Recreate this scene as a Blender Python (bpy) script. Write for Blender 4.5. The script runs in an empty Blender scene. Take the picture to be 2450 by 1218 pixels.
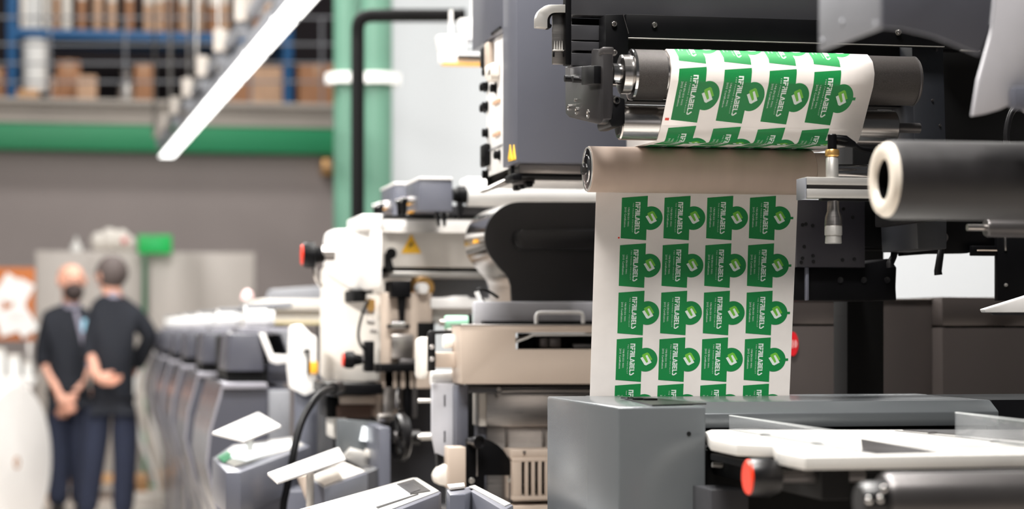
import bpy, bmesh, math, random
from mathutils import Vector, Matrix
R = random.Random(7)
sc = bpy.context.scene
COL = sc.collection
# ------------------------------------------------------------------ camera, world, light, exposure
F, HY, H, CX = 5000.0, 785.0, 1.28, 1225.0        # focal length in px, horizon row, eye height, centre column
A = math.atan(0.2); CA, SA = math.cos(A), math.sin(A)
cam = bpy.data.cameras.new('camera'); camo = bpy.data.objects.new('camera', cam); COL.objects.link(camo)
camo.location = (0, 0, H); camo.rotation_euler = (math.pi/2, 0, -A)
cam.sensor_width = 36; cam.lens = 36*F/2450; cam.shift_y = (HY-609)/2450
cam.clip_start = .05; cam.clip_end = 200
cam.dof.use_dof = True; cam.dof.focus_distance = 3.69; cam.dof.aperture_fstop = 3.0; cam.dof.aperture_blades = 0
sc.camera = camo
w = bpy.data.worlds.new('world'); sc.world = w; w.use_nodes = True
w.node_tree.nodes['Background'].inputs[0].default_value = (.93, .96, 1, 1)
w.node_tree.nodes['Background'].inputs[1].default_value = .05
sc.view_settings.view_transform = 'Standard'; sc.view_settings.look = 'None'
sc.view_settings.gamma = 1; sc.view_settings.use_curve_mapping = False
sc.view_settings.exposure = 0.0
sc.cycles.use_denoising = True
sc.cycles.sample_clamp_indirect = 6
sc.cycles.max_bounces = 8
def area(name, loc, rot, sx, sy, power, col=(1, .97, .93)):
    l = bpy.data.lights.new(name, 'AREA'); l.shape = 'RECTANGLE'; l.size = sx; l.size_y = sy; l.energy = power; l.color = col
    o = bpy.data.objects.new(name, l); COL.objects.link(o); o.location = loc; o.rotation_euler = rot; return o
# unseen area lights as ceiling rows, some added to brighten particular places
area('unseen_light', (-2.3, 7.2, 4.6), (0, math.radians(-35), 0), .5, 6, 440)  # added to brighten the left-facing faces of the print head
area('unseen_light', (.1, 11.2, 5.2), (0, 0, 0), .6, 5, 330)  # unseen, moved over the aisle to brighten the paper roll and men
area('unseen_light', (1.1, 9.0, 4.8), (0, 0, 0), .5, 4, 120)
area('unseen_light', (.75, 5.5, 4.6), (0, 0, 0), .5, 2.6, 130)  # added to light the unit tops and the hanging paper
area('unseen_light', (1.0, 15.8, 5.0), (0, 0, 0), .6, 5, 100)
area('unseen_light', (5.4, 9.8, 5.2), (math.radians(20), 0, 0), 3, .6, 360)  # unseen, aimed at the white wall to brighten the right-hand gap
area('unseen_light', (.4, 18.6, 6.2), (math.radians(50), 0, 0), 6, .4, 150)  # added to brighten the mezzanine
area('unseen_light', (.85, 4.02, 4.5), (0, 0, 0), .7, .25, 250)  # unseen, placed to light the beige roller's left end and machine fronts
area('unseen_light', (.2, 1.7, 4.5), (0, 0, 0), 1.3, .9, 270)  # unseen key light, placed so the rollers shade the upper hanging web

# ------------------------------------------------------------------ projection helpers (pixel of the photograph -> point on a real plane)
def XY(px, Y):
    p = (px-CX)/F; return Y*(SA+p*CA)/(CA-p*SA)
def P(px, py, Y):
    X = XY(px, Y); cy = X*SA+Y*CA; return Vector((X, Y, H+(HY-py)/F*cy))
def PX(px, py, X):
    p = (px-CX)/F; Y = X*(CA-p*SA)/(SA+p*CA); return P(px, py, Y)
def PZ(px, py, Z):
    cy = (H-Z)*F/(py-HY); cx = (px-CX)/F*cy; return Vector((cx*CA+cy*SA, -cx*SA+cy*CA, Z))
def mpp(px, Y):                                   # metres per pixel there
    X = XY(px, Y); return (X*SA+Y*CA)/F
def c(r, g, b):
    f = lambda u: (u/255/12.92) if u/255 <= .04045 else ((u/255+.055)/1.055)**2.4
    return (f(r), f(g), f(b), 1)
# ------------------------------------------------------------------ materials
MATS = {}
def M(name, col, rough=.5, metal=0.0, var=.06, scale=9.0, bump=0.0, bscale=80, emit=0, stretch=None, coat=0, alpha=1, trans=0, spec=.5):
    m = bpy.data.materials.new(name); m.use_nodes = True; nt = m.node_tree; b = nt.nodes['Principled BSDF']
    if len(col) == 3: col = (*col, 1)
    b.inputs['Roughness'].default_value = rough; b.inputs['Metallic'].default_value = metal
    b.inputs['Specular IOR Level'].default_value = spec
    b.inputs['Coat Weight'].default_value = coat; b.inputs['Alpha'].default_value = alpha
    b.inputs['Transmission Weight'].default_value = trans
    tc = nt.nodes.new('ShaderNodeTexCoord'); mp = nt.nodes.new('ShaderNodeMapping'); nt.links.new(tc.outputs['Object'], mp.inputs[0])
    if stretch: mp.inputs['Scale'].default_value = stretch
    n = nt.nodes.new('ShaderNodeTexNoise'); n.inputs['Scale'].default_value = scale; n.inputs['Detail'].default_value = 4
    nt.links.new(mp.outputs[0], n.inputs['Vector'])
    rp = nt.nodes.new('ShaderNodeValToRGB'); nt.links.new(n.outputs['Fac'], rp.inputs[0])
    rp.color_ramp.elements[0].position = .3; rp.color_ramp.elements[1].position = .7
    rp.color_ramp.elements[0].color = (*[max(0, u*(1-var)) for u in col[:3]], 1)
    rp.color_ramp.elements[1].color = (*[min(1, u*(1+var)) for u in col[:3]], 1)
    nt.links.new(rp.outputs[0], b.inputs['Base Color'])
    mr = nt.nodes.new('ShaderNodeMapRange'); mr.inputs['To Min'].default_value = max(0, rough-.06); mr.inputs['To Max'].default_value = min(1, rough+.06)
    nt.links.new(n.outputs['Fac'], mr.inputs['Value']); nt.links.new(mr.outputs[0], b.inputs['Roughness'])
    if bump:
        n2 = nt.nodes.new('ShaderNodeTexNoise'); n2.inputs['Scale'].default_value = bscale; nt.links.new(mp.outputs[0], n2.inputs['Vector'])
        bp = nt.nodes.new('ShaderNodeBump'); bp.inputs['Strength'].default_value = bump; bp.inputs['Distance'].default_value = .002
        nt.links.new(n2.outputs['Fac'], bp.inputs['Height']); nt.links.new(bp.outputs[0], b.inputs['Normal'])
    if emit:
        b.inputs['Emission Color'].default_value = col; b.inputs['Emission Strength'].default_value = emit
    MATS[name] = m; return m
gray = M('gray_paint', c(92, 94, 104), .36, var=.05, scale=3)
gray_l = M('mid_gray_paint', c(128, 130, 136), .4)
gray_g = M('gloss_gray_paint', c(112, 116, 119), .24, .35, var=.05, scale=2)
gray_d = M('dark_gray_paint', c(64, 64, 67), .24, .1, var=.08, scale=4)
black = M('black_paint', c(7, 7, 9), .42, var=.2, spec=.14)
black_s = M('black_satin', c(16, 15, 17), .34, .1, var=.15)
black_m = M('black_matt', c(7, 7, 8), .7, spec=.2)
rubber = M('black_rubber', c(34, 32, 33), .45, var=.15, scale=30)
knurl = M('knurled_metal', c(66, 62, 60), .42, .5, var=.3, scale=700, bump=.35, bscale=2600)
chrome = M('chrome', c(215, 213, 212), .12, 1.0, var=.03)
steel = M('brushed_steel', c(185, 180, 176), .3, 1.0, var=.10, scale=14, stretch=(1, 1, 22))
steel_r = M('turned_steel', c(190, 186, 183), .22, 1.0, var=.12, scale=25, stretch=(.3, 12, 12))
steel_d = M('dark_steel', c(84, 81, 81), .35, .65, var=.1, scale=8)
alu = M('aluminium', c(205, 202, 197), .38, .75, var=.04)
beige = M('beige_paint', c(188, 172, 158), .45, var=.03)
white = M('white_paint', c(236, 234, 232), .4, var=.02)
offwhite = M('offwhite_paint', c(226, 220, 212), .45, var=.03)
board_w = M('board_white', c(200, 198, 194), .4, var=.02)
plastic_w = M('white_plastic', c(238, 238, 236), .35, var=.02)
paper = M('web_paper', c(233, 226, 221), .6, var=.02, scale=40)
liner = M('liner_paper', c(172, 152, 138), .6, var=.04, scale=6, stretch=(6, 1, 1))
green = M('label_green', c(6, 128, 62), .5, var=.10, scale=900)
lime = M('label_lime', c(112, 190, 60), .5, var=.03)
ink_w = M('label_white', c(225, 235, 228), .5, var=.02)
red = M('red_plastic', c(232, 58, 34), .4)
orange = M('orange_paint', c(240, 170, 40), .5)
yellow = M('sign_yellow', c(246, 190, 40), .5, var=.03)
brass = M('brass', c(205, 160, 95), .3, .8)
mint = M('mint_plastic', c(150, 205, 175), .4)
skin = M('skin', c(214, 160, 138), .5, var=.04)
hair_g = M('gray_hair', c(82, 72, 70), .7, var=.2, scale=120)
beard_m = M('dark_beard', c(52, 40, 38), .7, var=.2, scale=120)
navy = M('navy_cloth', c(19, 23, 33), .85, var=.15, scale=30, bump=.2)
navy_t = M('navy_trousers', c(30, 37, 58), .85, var=.15, scale=30, bump=.2)
shirt_b = M('pale_blue_cloth', c(140, 136, 152), .8)
shoe = M('shoe_leather', c(30, 27, 26), .5)
card = M('cardboard', c(166, 120, 88), .8, var=.08)
card_l = M('pale_cardboard', c(196, 160, 132), .8, var=.08)
blue_r = M('rack_blue', c(24, 88, 140), .45)
g_beam = M('beam_green', c(38, 138, 92), .5, var=.05, scale=1)
g_col = M('column_green', c(84, 124, 106), .5, var=.06, scale=1.5)
g_sign = M('sign_green', c(20, 190, 90), .5)
wall_m = M('wall_grey', c(154, 145, 143), .85, var=.03, scale=1.5)
wall_w = M('wall_white', c(182, 186, 190), .8, var=.02, scale=1)
conc = M('concrete', c(172, 165, 158), .8, var=.06, scale=2)
dark_h = M('hall_dark', c(48, 42, 46), .9)
cab_m = M('locker_grey', c(188, 181, 175), .5, var=.02)
cork = M('cork', c(186, 110, 62), .9, var=.15, scale=60)
wood = M('pallet_wood', c(205, 160, 115), .8, var=.12, scale=6, stretch=(1, 12, 1))
tubelight = M('tube_light', (1, 1, .97), .5, emit=4)
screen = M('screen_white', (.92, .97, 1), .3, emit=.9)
glass = M('clear_acrylic', (.5, .52, .54), .06, trans=.0, alpha=.22, var=0)
floor_m = M('floor_concrete', c(206, 198, 190), .35, var=.07, scale=1.2)
# ------------------------------------------------------------------ mesh builder
class MB:
    def __init__(s): s.bm = bmesh.new()
    def box(s, x0, x1, y0, y1, z0, z1, b=.002, seg=2):
        r = bmesh.ops.create_cube(s.bm, size=1); vs = r['verts']
        for v in vs:
            v.co = Vector((x0 if v.co.x < 0 else x1, y0 if v.co.y < 0 else y1, z0 if v.co.z < 0 else z1))
        b = min(b, .3*min(abs(x1-x0), abs(y1-y0), abs(z1-z0)))
        if b > 0: s._bev(vs, b, seg)
        return s
    def _bev(s, vs, b, seg=2):
        es = list({e for v in vs for e in v.link_edges})
        bmesh.ops.bevel(s.bm, geom=es, offset=b, segments=seg, profile=.5, affect='EDGES')
    def fb(s, x0, y0, x1, y1, Y, d, b=.002):
        X0, X1 = XY(x0, Y), XY(x1, Y); k = mpp((x0+x1)/2, Y)
        return s.box(X0, X1, Y, Y+d, H+(HY-y1)*k, H+(HY-y0)*k, b)
    def prism(s, pts, vec, b=0, seg=2):
        vec = Vector(vec); a = [s.bm.verts.new(p) for p in pts]; t = [s.bm.verts.new(Vector(p)+vec) for p in pts]; n = len(a)
        fs = [s.bm.faces.new(a), s.bm.faces.new(t[::-1])]
        for i in range(n): fs.append(s.bm.faces.new((a[i], t[i], t[(i+1) % n], a[(i+1) % n])))
        bmesh.ops.recalc_face_normals(s.bm, faces=fs)
        if b: s._bev(a+t, b, seg)
        return s
    def fp(s, pts, Y, d, b=0): return s.prism([P(x, y, Y) for x, y in pts], (0, d, 0), b)
    def sp(s, pts, X, t, b=0): return s.prism([PX(x, y, X) for x, y in pts], (t, 0, 0), b)
    def zp(s, pts, Z, t, b=0): return s.prism([PZ(x, y, Z) for x, y in pts], (0, 0, t), b)
    def cyl(s, p0, p1, r0, r1=None, seg=28, b=0):
        p0, p1 = Vector(p0), Vector(p1); r1 = r0 if r1 is None else r1; d = p1-p0
        q = d.to_track_quat('Z', 'Y').to_matrix().to_4x4(); q.translation = (p0+p1)/2
        r = bmesh.ops.create_cone(s.bm, cap_ends=True, segments=seg, radius1=r0, radius2=r1, depth=d.length, matrix=q)
        if b:
            es = [e for e in {e for v in r['verts'] for e in v.link_edges} if len([f for f in e.link_faces if len(f.verts) > 4]) == 1]
            bmesh.ops.bevel(s.bm, geom=es, offset=b, segments=2, profile=.5, affect='EDGES')
        return s
    def lathe(s, o, axis, prof, seg=40):            # prof: (distance along axis, radius), closed ends where radius 0
        o = Vector(o); ax = Vector(axis).normalized(); u = ax.orthogonal().normalized(); v = ax.cross(u); rings = []
        for (d, r) in prof:
            if r <= 1e-6: rings.append([s.bm.verts.new(o+ax*d)])
            else: rings.append([s.bm.verts.new(o+ax*d+(u*math.cos(t)+v*math.sin(t))*r) for t in [2*math.pi*i/seg for i in range(seg)]])
        fs = []
        for a, b in zip(rings, rings[1:]):
            for i in range(seg):
                j = (i+1) % seg
                if len(a) == 1 and len(b) == 1: continue
                if len(a) == 1: fs.append(s.bm.faces.new((a[0], b[j], b[i])))
                elif len(b) == 1: fs.append(s.bm.faces.new((a[i], a[j], b[0])))
                else: fs.append(s.bm.faces.new((a[i], a[j], b[j], b[i])))
        bmesh.ops.recalc_face_normals(s.bm, faces=fs); return s
    def tube(s, pts, r, seg=12, rr=None):
        pts = [Vector(p) for p in pts]; rings = []; u = None
        for i, p in enumerate(pts):
            t = (pts[min(i+1, len(pts)-1)]-pts[max(i-1, 0)]).normalized()
            if u is None: u = t.orthogonal().normalized()
            u = (u-t*u.dot(t)).normalized(); v = t.cross(u); q = rr[i] if rr else r
            rings.append([s.bm.verts.new(p+(u*math.cos(k)+v*math.sin(k))*q) for k in [2*math.pi*j/seg for j in range(seg)]])
        fs = []
        for a, b in zip(rings, rings[1:]):
            for i in range(seg): fs.append(s.bm.faces.new((a[i], a[(i+1) % seg], b[(i+1) % seg], b[i])))
        fs += [s.bm.faces.new(rings[0][::-1]), s.bm.faces.new(rings[-1])]
        bmesh.ops.recalc_face_normals(s.bm, faces=fs); return s
    def ball(s, cpt, r, sc=(1, 1, 1), seg=20):
        m = Matrix.Translation(Vector(cpt)) @ Matrix.Diagonal((*[r*k for k in sc], 1))
        bmesh.ops.create_uvsphere(s.bm, u_segments=seg, v_segments=seg//2, radius=1, matrix=m); return s
    def ob(s, name, mat, parent=None, smooth=True, label=None):
        me = bpy.data.meshes.new(name); s.bm.to_mesh(me); s.bm.free()
        for m in (mat if isinstance(mat, (list, tuple)) else [mat]): me.materials.append(m)
        return mo(name, me, parent, smooth, label)
def mo(name, me, parent=None, smooth=True, label=None):
    if smooth: me.shade_smooth(); me.set_sharp_from_angle(angle=math.radians(38))
    o = bpy.data.objects.new(name, me); COL.objects.link(o)
    if parent: o.parent = parent
    if label: o['label'] = label
    return o
def spline(pts, n=6):
    pts = [Vector(p) for p in pts]; out = []
    for i in range(len(pts)-1):
        p0, p1, p2, p3 = pts[max(i-1, 0)], pts[i], pts[i+1], pts[min(i+2, len(pts)-1)]
        for k in range(n):
            t = k/n; out.append(.5*((2*p1)+(p2-p0)*t+(2*p0-5*p1+4*p2-p3)*t*t+(3*p1-p0-3*p2+p3)*t**3))
    return out+[pts[-1]]
def bounds(me):
    xs = [v.co for v in me.vertices]
    return [Vector([f(v[i] for v in xs) for i in range(3)]) for f in (min, max)]
def recentre(o, off):                              # give the mesh and its children a local origin; off = world origin of the parent
    lo, hi = bounds(o.data); m = (lo+hi)/2
    o.data.transform(Matrix.Translation(-m)); o.location = m-off
    for ch in o.children: recentre(ch, m)
def tag(o, label, cat, group=None, kind=None):
    o['label'] = label; o['category'] = cat
    if group: o['group'] = group
    if kind: o['kind'] = kind
    return o
def thing(name, label, cat, group=None):
    o = bpy.data.objects.new(name, None); COL.objects.link(o); o.empty_display_size = .05
    return tag(o, label, cat, group)
def done(T):                                       # settle the thing's origin at its base
    if T.type == 'MESH':
        lo, hi = bounds(T.data); b = Vector(((lo.x+hi.x)/2, (lo.y+hi.y)/2, lo.z))
        T.data.transform(Matrix.Translation(-b)); T.location = b
        for ch in T.children: recentre(ch, b)
        return T
    bb = [bounds(ch.data) for ch in T.children]
    lo = Vector([min(b[0][i] for b in bb) for i in range(3)]); hi = Vector([max(b[1][i] for b in bb) for i in range(3)])
    b = Vector(((lo.x+hi.x)/2, (lo.y+hi.y)/2, lo.z)); T.location = b
    for ch in T.children: recentre(ch, b)
    return T
def solo(mb, name, mat, label, cat, group=None): return done(tag(mb.ob(name, mat), label, cat, group))
def struct(mb, name, mat, parent=None):
    o = mb.ob(name, mat, parent)
    if not parent: o['kind'] = 'structure'
    return o
def copy_tree(o, parent=None):
    q = o.copy(); COL.objects.link(q)
    if parent: q.parent = parent
    for ch in list(o.children): copy_tree(ch, q)
    return q
def screw(px, py, Y, rpx, T, mat=chrome, name='screw', socket=True):      # socket head screw facing the front
    p = P(px, py, Y); r = rpx*mpp(px, Y)
    o = MB().lathe(p+Vector((0, .004, 0)), (0, -1, 0), [(0, 0), (0, r*1.25), (.003, r*1.25), (.003, r), (.006+r*.5, r*.95), (.007+r*.5, r*.8), (.007+r*.5, r*.5), (.004+r*.2, r*.42), (.004+r*.2, 0)], 20).ob(name, mat, T)
    return o
# ------------------------------------------------------------------ the hall
struct(MB().box(-9, 14, -3, 24, -.1, 0, 0), 'floor', floor_m)
k = 20.0
zb = lambda y, Y=20.0: H+(HY-y)*mpp(400, Y)
struct(MB().box(-9, 3.6, 20, 20.3, 0, zb(362), 0), 'wall_back', wall_m)
struct(MB().box(-9, 3.6, 19.85, 20.05, zb(366), zb(303), .01), 'trim_1', g_beam)
slab = struct(MB().box(-9, 3.6, 19.9, 24, zb(303), zb(243), .01), 'trim_2', conc)
for yy in (298, 252):
    struct(MB().box(-9, 3.6, 19.84, 19.92, zb(yy+5), zb(yy-5), .01), 'ledge_strip', conc, slab)
struct(MB().box(-9, 3.6, 23.6, 23.9, zb(243), 9, 0), 'wall_upper', dark_h)
struct(MB().box(1.82, 14, 13.0, 13.3, 0, 8, 0), 'wall_right', wall_w)
# green columns with white collars
def column(x0, x1, Y, label):
    r = (x1-x0)/2*mpp(x0, Y); X = XY((x0+x1)/2, Y)
    T = thing('steel_column', label, 'column')
    MB().cyl((X, Y+r, 0), (X, Y+r, 7), r, seg=40).ob('shaft', g_col, T)
    z = H+(HY-185)*mpp(x0, Y)
    MB().lathe((X, Y+r, z-.03), (0, 0, 1), [(0, r*.9), (0, r+.05), (.06, r+.05), (.06, r*.9)], 40).ob('collar', plastic_w, T)
    return done(T)
column(802, 866, 12.4, 'round green steel column left of the black pipe frame')
column(868, 944, 12.0, 'wider round green steel column right of the black pipe upright')
# black pipe frame
Yp = 8.4
T = thing('pipe_frame', 'black bent pipe frame standing before the green columns', 'frame')
pp = [P(856, 1500, Yp), P(856, 100, Yp), P(857, 62, Yp), P(866, 44, Yp), P(886, 38, Yp), P(930, 37, Yp), P(1106, 37, Yp)]
MB().tube([pp[0]]+spline(pp[1:5], 5)+pp[5:], .027, 16).ob('pipe', black_m, T)
MB().cyl(P(1104, 37, Yp), P(1112, 37, Yp), .0295, seg=20).ob('end_cap', black, T)
MB().box(*[f for i in range(2) for f in ((pp[0][i]-.1), (pp[0][i]+.1))], 0, .02).ob('foot_plate', black, T)
MB().cyl((pp[0].x, pp[0].y, 0), (pp[0].x, pp[0].y, pp[0].z+.02), .027, seg=16).ob('lower_pipe', black_m, T)
done(T)
# white lamp housings behind the grey control cabinet
for i, (x0, y0, x1, y1, lab) in enumerate(((1047, 84, 1118, 126, 'white trough lamp above the orange-edged rail'), (1100, 44, 1160, 100, 'higher white trough lamp beside the grey cabinet top'))):
    T = thing('trough_lamp', lab, 'lamp', 'white trough lamps'); Y = 6.3+i*.15
    MB().fp([(x0, y0), (x1, y0), (x1-4, y1), (x0+8, y1)], Y, .05, .004).ob('shade', white, T)
    MB().fp([(x0+12, y1), (x1-8, y1), (x1-10, y1+4), (x0+14, y1+4)], Y+.005, .04).ob('diffuser', screen, T)
    MB().fp([(x0+30, y0-60), (x0+36, y0-60), (x0+36, y0+2), (x0+30, y0+2)], Y+.02, .02).ob('hanger', white, T)
    MB().fb(x0+33, y0+10, 1250, y0+20, Y+.02, .02).ob('bracket', gray_l, T)
    p = P(1248, y0+10, Y+.03); MB().box(p.x-.012, p.x+.012, p.y-.012, p.y+.012, 0, p.z).ob('post', gray_l, T)
    done(T)
T = thing('drying_rail', 'white rail with an orange lower edge under the trough lamps', 'rail')
MB().fb(1053, 128, 1260, 152, 6.1, .03).ob('body', white, T)
MB().fb(1060, 152, 1262, 157, 6.09, .03).ob('edge_strip', orange, T)
MB().fb(1095, 132, 1180, 139, 6.085, .02).ob('slot', black, T)
p = P(1254, 140, 6.12); MB().box(p.x-.012, p.x+.012, p.y-.012, p.y+.012, 0, p.z).ob('post', gray_l, T)
done(T)
# mezzanine railing
T = thing('mezzanine_railing', 'thin grey pipe railing along the mezzanine edge', 'railing')
for y in (42, 106, 152, 196):
    MB().cyl(P(-60, y, 20.1), P(800, y, 20.1), .011, seg=10).ob('rail', gray_l, T)
for x in (-40, 120, 300, 600, 770):
    p = P(x, 42, 20.1); MB().cyl((p.x, p.y, zb(244)), (p.x, p.y, p.z+.01), .012, seg=10).ob('post', gray_l, T)
done(T)
# pallet racking with its cartons
Yr = 21.4
zr = lambda y: H+(HY-y)*mpp(400, Yr)
T = thing('pallet_rack', 'blue steel pallet rack on the mezzanine holding cartons', 'rack')
z0 = zb(243)
for x in (28, 690):
    for dy in (0, .9):
        X = XY(x, Yr); MB().box(X-.045, X+.045, Yr+dy, Yr+dy+.08, z0, z0+3.4, .005).ob('upright', blue_r, T)
for dy in (0, .9):
    MB().box(XY(28, Yr), XY(690, Yr), Yr+dy+.01, Yr+dy+.07, zr(97), zr(76), .005).ob('beam', blue_r, T)
MB().box(XY(28, Yr), XY(690, Yr), Yr+.02, Yr+.95, zr(78), zr(75), .002).ob('shelf_board', steel_d, T)
done(T)
ztop, zlow = zr(75)+.003, zb(243)
xs = [48, 64, 82, 104, 128, 150, 186, 224, 258, 300, 345, 372, 398, 432, 466, 500, 528, 566, 600, 632, 660]
names = ['a white', 'a narrow white', 'a grey', 'a tan']
for i, x in enumerate(xs):
    wpx = 20 if i > 4 else 15
    mt = (plastic_w if i in (2, 1) else (offwhite if i in (0, 3, 5) else (card_l if i % 3 else card)))
    hgt = .52+.10*((i*7) % 5)/4
    X0, X1 = XY(x, Yr+.12), XY(x+wpx, Yr+.12)
    T = thing('upright_carton', '%s upright carton, %s from the left on the upper rack shelf' % ('white' if i in (1, 2) else 'off-white' if i in (0, 3, 5) else 'pale tan' if i % 3 else 'brown', ('first second third fourth fifth sixth seventh eighth ninth tenth eleventh twelfth thirteenth fourteenth fifteenth sixteenth seventeenth eighteenth nineteenth twentieth last'.split())[i]), 'carton', 'tall cartons on the upper rack shelf')
    MB().box(X0, X1, Yr+.12, Yr+.6, ztop, ztop+hgt, .004).ob('body', mt, T)
    MB().box(X0+.005, X1-.005, Yr+.117, Yr+.122, ztop+hgt*.55, ztop+hgt*.8, 0).ob('paper_label', offwhite, T)
    done(T)
low = [(117, 188, 134, 243, card, 'small brown carton right beneath the white tub'), (136, 147, 192, 243, card, 'square brown carton beside the white tub on the mezzanine'), (184, 192, 232, 243, card_l, 'pale pinkish carton in front of the square brown carton'),
       (322, 148, 366, 243, card, 'brown carton behind the lamp suspension wires'), (548, 160, 604, 243, card, 'wide brown carton left of the right rack upright'), (604, 150, 676, 243, card_l, 'largest pale carton next to the right rack upright'), (714, 140, 800, 243, card, 'dark brown carton right of the right rack upright'), (-30, 168, 14, 243, card, 'brown carton cut off by the left rack upright')]
for x0, y0, x1, y1, mt, lab in low:
    T = thing('carton', lab, 'carton', 'cartons on the mezzanine floor')
    yy = Yr+(.1 if x0 != 184 else -.25); X0, X1 = XY(x0, yy), XY(x1, yy); zt = zr(y0)
    MB().box(X0, X1, yy, yy+(.5 if x0 != 184 else .3), zlow+.001, zt, .006).ob('body', mt, T)
    MB().box((X0+X1)/2-.025, (X0+X1)/2+.025, yy-.002, yy+.3, zt-.12, zt+.002, 0).ob('tape', card_l, T)
    done(T)
T = thing('wooden_crate', 'low orange wooden crate carrying the white tub', 'crate')
X0, X1 = XY(40, Yr-.05), XY(92, Yr-.05)
for j in range(3):
    z = zlow+.02+j*.075; MB().box(X0, X1, Yr-.05, Yr-.03, z, z+.066, .003).ob('slat', wood, T)
MB().box(X0, X1, Yr-.03, Yr+.4, zlow+.001, zlow+.235, .004).ob('box', wood, T)
done(T)
X = XY(106-22, Yr+.1); r = 30*mpp(100, Yr)
T = thing('plastic_tub', 'tall white plastic tub on the orange crate', 'tub')
MB().lathe((X, Yr+.13, zlow+.236), (0, 0, 1), [(0, 0), (0, r*.95), (zr(104)-zlow-.236, r), (zr(104)-zlow-.236, 0)], 32).ob('drum', plastic_w, T)
MB().lathe((X, Yr+.13, zr(108)), (0, 0, 1), [(0, r*.98), (0, r*1.04), (.03, r*1.04), (.03, r*.98)], 32).ob('rim', plastic_w, T)
done(T)
T = thing('foil_bundle', 'shiny grey bundle between the cartons on the mezzanine', 'bundle')
p = P(302, 168, Yr+.2); MB().ball((p.x, p.y, zlow+.2), .1, (.8, .9, 2)).ob('wrap', alu, T); MB().cyl((p.x, p.y, zlow+.37), (p.x, p.y, zlow+.47), .03, .05, 12).ob('neck', alu, T); done(T)
# brass wall lamp by the column
T = thing('wall_bulkhead', 'small brass coloured lamp on the grey wall', 'lamp')
MB().fb(772, 380, 798, 416, 19.75, .25, .02).ob('housing', brass, T); MB().fb(778, 386, 792, 404, 19.73, .03, .005).ob('lens', card_l, T); done(T)
# lockers at the back wall
def locker(x0, x1, y0, Y, label):
    T = thing('steel_locker', label, 'locker', None)
    X0, X1 = XY(x0, Y), XY(x1, Y); zt = H+(HY-y0)*mpp(x0, Y)
    MB().box(X0, X1, Y, Y+.45, 0, zt, .006).ob('body', cab_m, T)
    n = 2; ww = (X1-X0)/n
    for i in range(n):
        d = MB().box(X0+i*ww+.012, X0+(i+1)*ww-.012, Y-.018, Y-.001, .06, zt-.03, .004).ob('door', cab_m, T)
        xh = X0+(i+1)*ww-.06 if i == 0 else X0+i*ww+.06
        MB().box(xh-.012, xh+.012, Y-.04, Y-.018, 1.0, 1.14, .004).ob('handle', steel_d, d)
    return done(T)
locker(84, 338, 600, 17.2, 'light grey steel locker behind the two men')
locker(356, 610, 603, 17.2, 'light grey steel locker under the green exit sign, right of the men')
# things on the lockers
zl = H+(HY-600)*mpp(200, 17.2)
def on(px): return XY(px, 17.35)
T = thing('plastic_bag_pile', 'crumpled white bag lying on top of the left locker', 'bag')
m = MB()
for x, r, z in ((236, .07, .06), (262, .085, .09), (290, .08, .08), (308, .06, .05)): m.ball((on(x), 17.4, zl+r*1.15+.001), r, (1, 1, 1.15), 14)
m.ob('bag', offwhite, T)
MB().ball((on(298), 17.33, zl+.09), .03).ob('print_patch', M('pink_print', c(225, 130, 130), .6), T)
done(T)
T = thing('squeeze_bottle', 'white pointed squeeze bottle on the left locker', 'bottle')
MB().lathe((on(182), 17.4, zl), (0, 0, 1), [(0, 0), (0, .045), (.05, .045), (.07, .018), (.12, .008), (.12, 0)], 20).ob('body', plastic_w, T)
MB().lathe((on(182), 17.4, zl+.06), (0, 0, 1), [(0, .03), (0, .034), (.012, .03)], 20).ob('collar', offwhite, T); done(T)
T = thing('exit_sign', 'green rectangular hanging sign above the gap between lockers', 'sign')
MB().fb(330, 562, 411, 607, 17.05, .03, .004).ob('panel', g_sign, T)
X = XY(346, 17.07); MB().cyl((X, 17.075, 0), (X, 17.075, H+(HY-606)*mpp(346, 17.05)), .013, seg=12).ob('pole', g_beam, T)
MB().box(X-.15, X+.15, 17.0, 17.15, 0, .02).ob('foot', g_beam, T)
MB().fp([(352, 578), (374, 578), (374, 571), (392, 585), (374, 599), (374, 592), (352, 592)], 17.045, .003).ob('arrow', M('sign_mark', c(40, 205, 110), .5), T)
done(T)
# cork board with papers and a paper roll
Yc = 15.6
T = thing('cork_board', 'brown cork board on a stand covered in white sheets', 'board')
MB().fb(-60, 640, 84, 815, Yc, .03, .004).ob('panel', cork, T)
for x in (-40, 70):
    p = P(x, 800, Yc+.05); MB().box(p.x-.02, p.x+.02, Yc+.03, Yc+.07, 0, 1.5).ob('leg', steel, T)
done(T)
sheets = [(20, 690, 46, 62, .55, 'upper sheet'), (52, 700, 40, 60, .5, 'tilted sheet'), (18, 770, 50, 60, -.3, 'lower sheet'), (58, 772, 46, 60, -.55, 'corner sheet'), (-20, 730, 50, 80, .1, 'edge sheet'), (44, 738, 30, 40, .2, 'middle sheet')]
labs = ['white sheet pinned at the top of the cork board', 'white sheet hanging tilted at the upper right of the cork board', 'white sheet low on the cork board left of the tilted corner sheet', 'white sheet at the lower right corner of the cork board', 'white sheet at the edge of the frame on the cork board', 'small white sheet in the middle of the cork board']
for i, (x, y, ww, hh, an, nm) in enumerate(sheets):
    q = []
    for sx, sy in ((-1, -1), (1, -1), (1, 1), (-1, 1)):
        dx, dy = sx*ww/2, sy*hh/2; q.append((x+dx*math.cos(an)-dy*math.sin(an), y+dx*math.sin(an)+dy*math.cos(an)))
    solo(MB().fp(q, Yc-.004-.004*i, .003), 'paper_sheet', white, labs[i], 'paper', 'sheets on the cork board')
T = thing('paper_jumbo_roll', 'big white paper roll with a small core hole standing at the aisle', 'paper roll')
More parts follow.
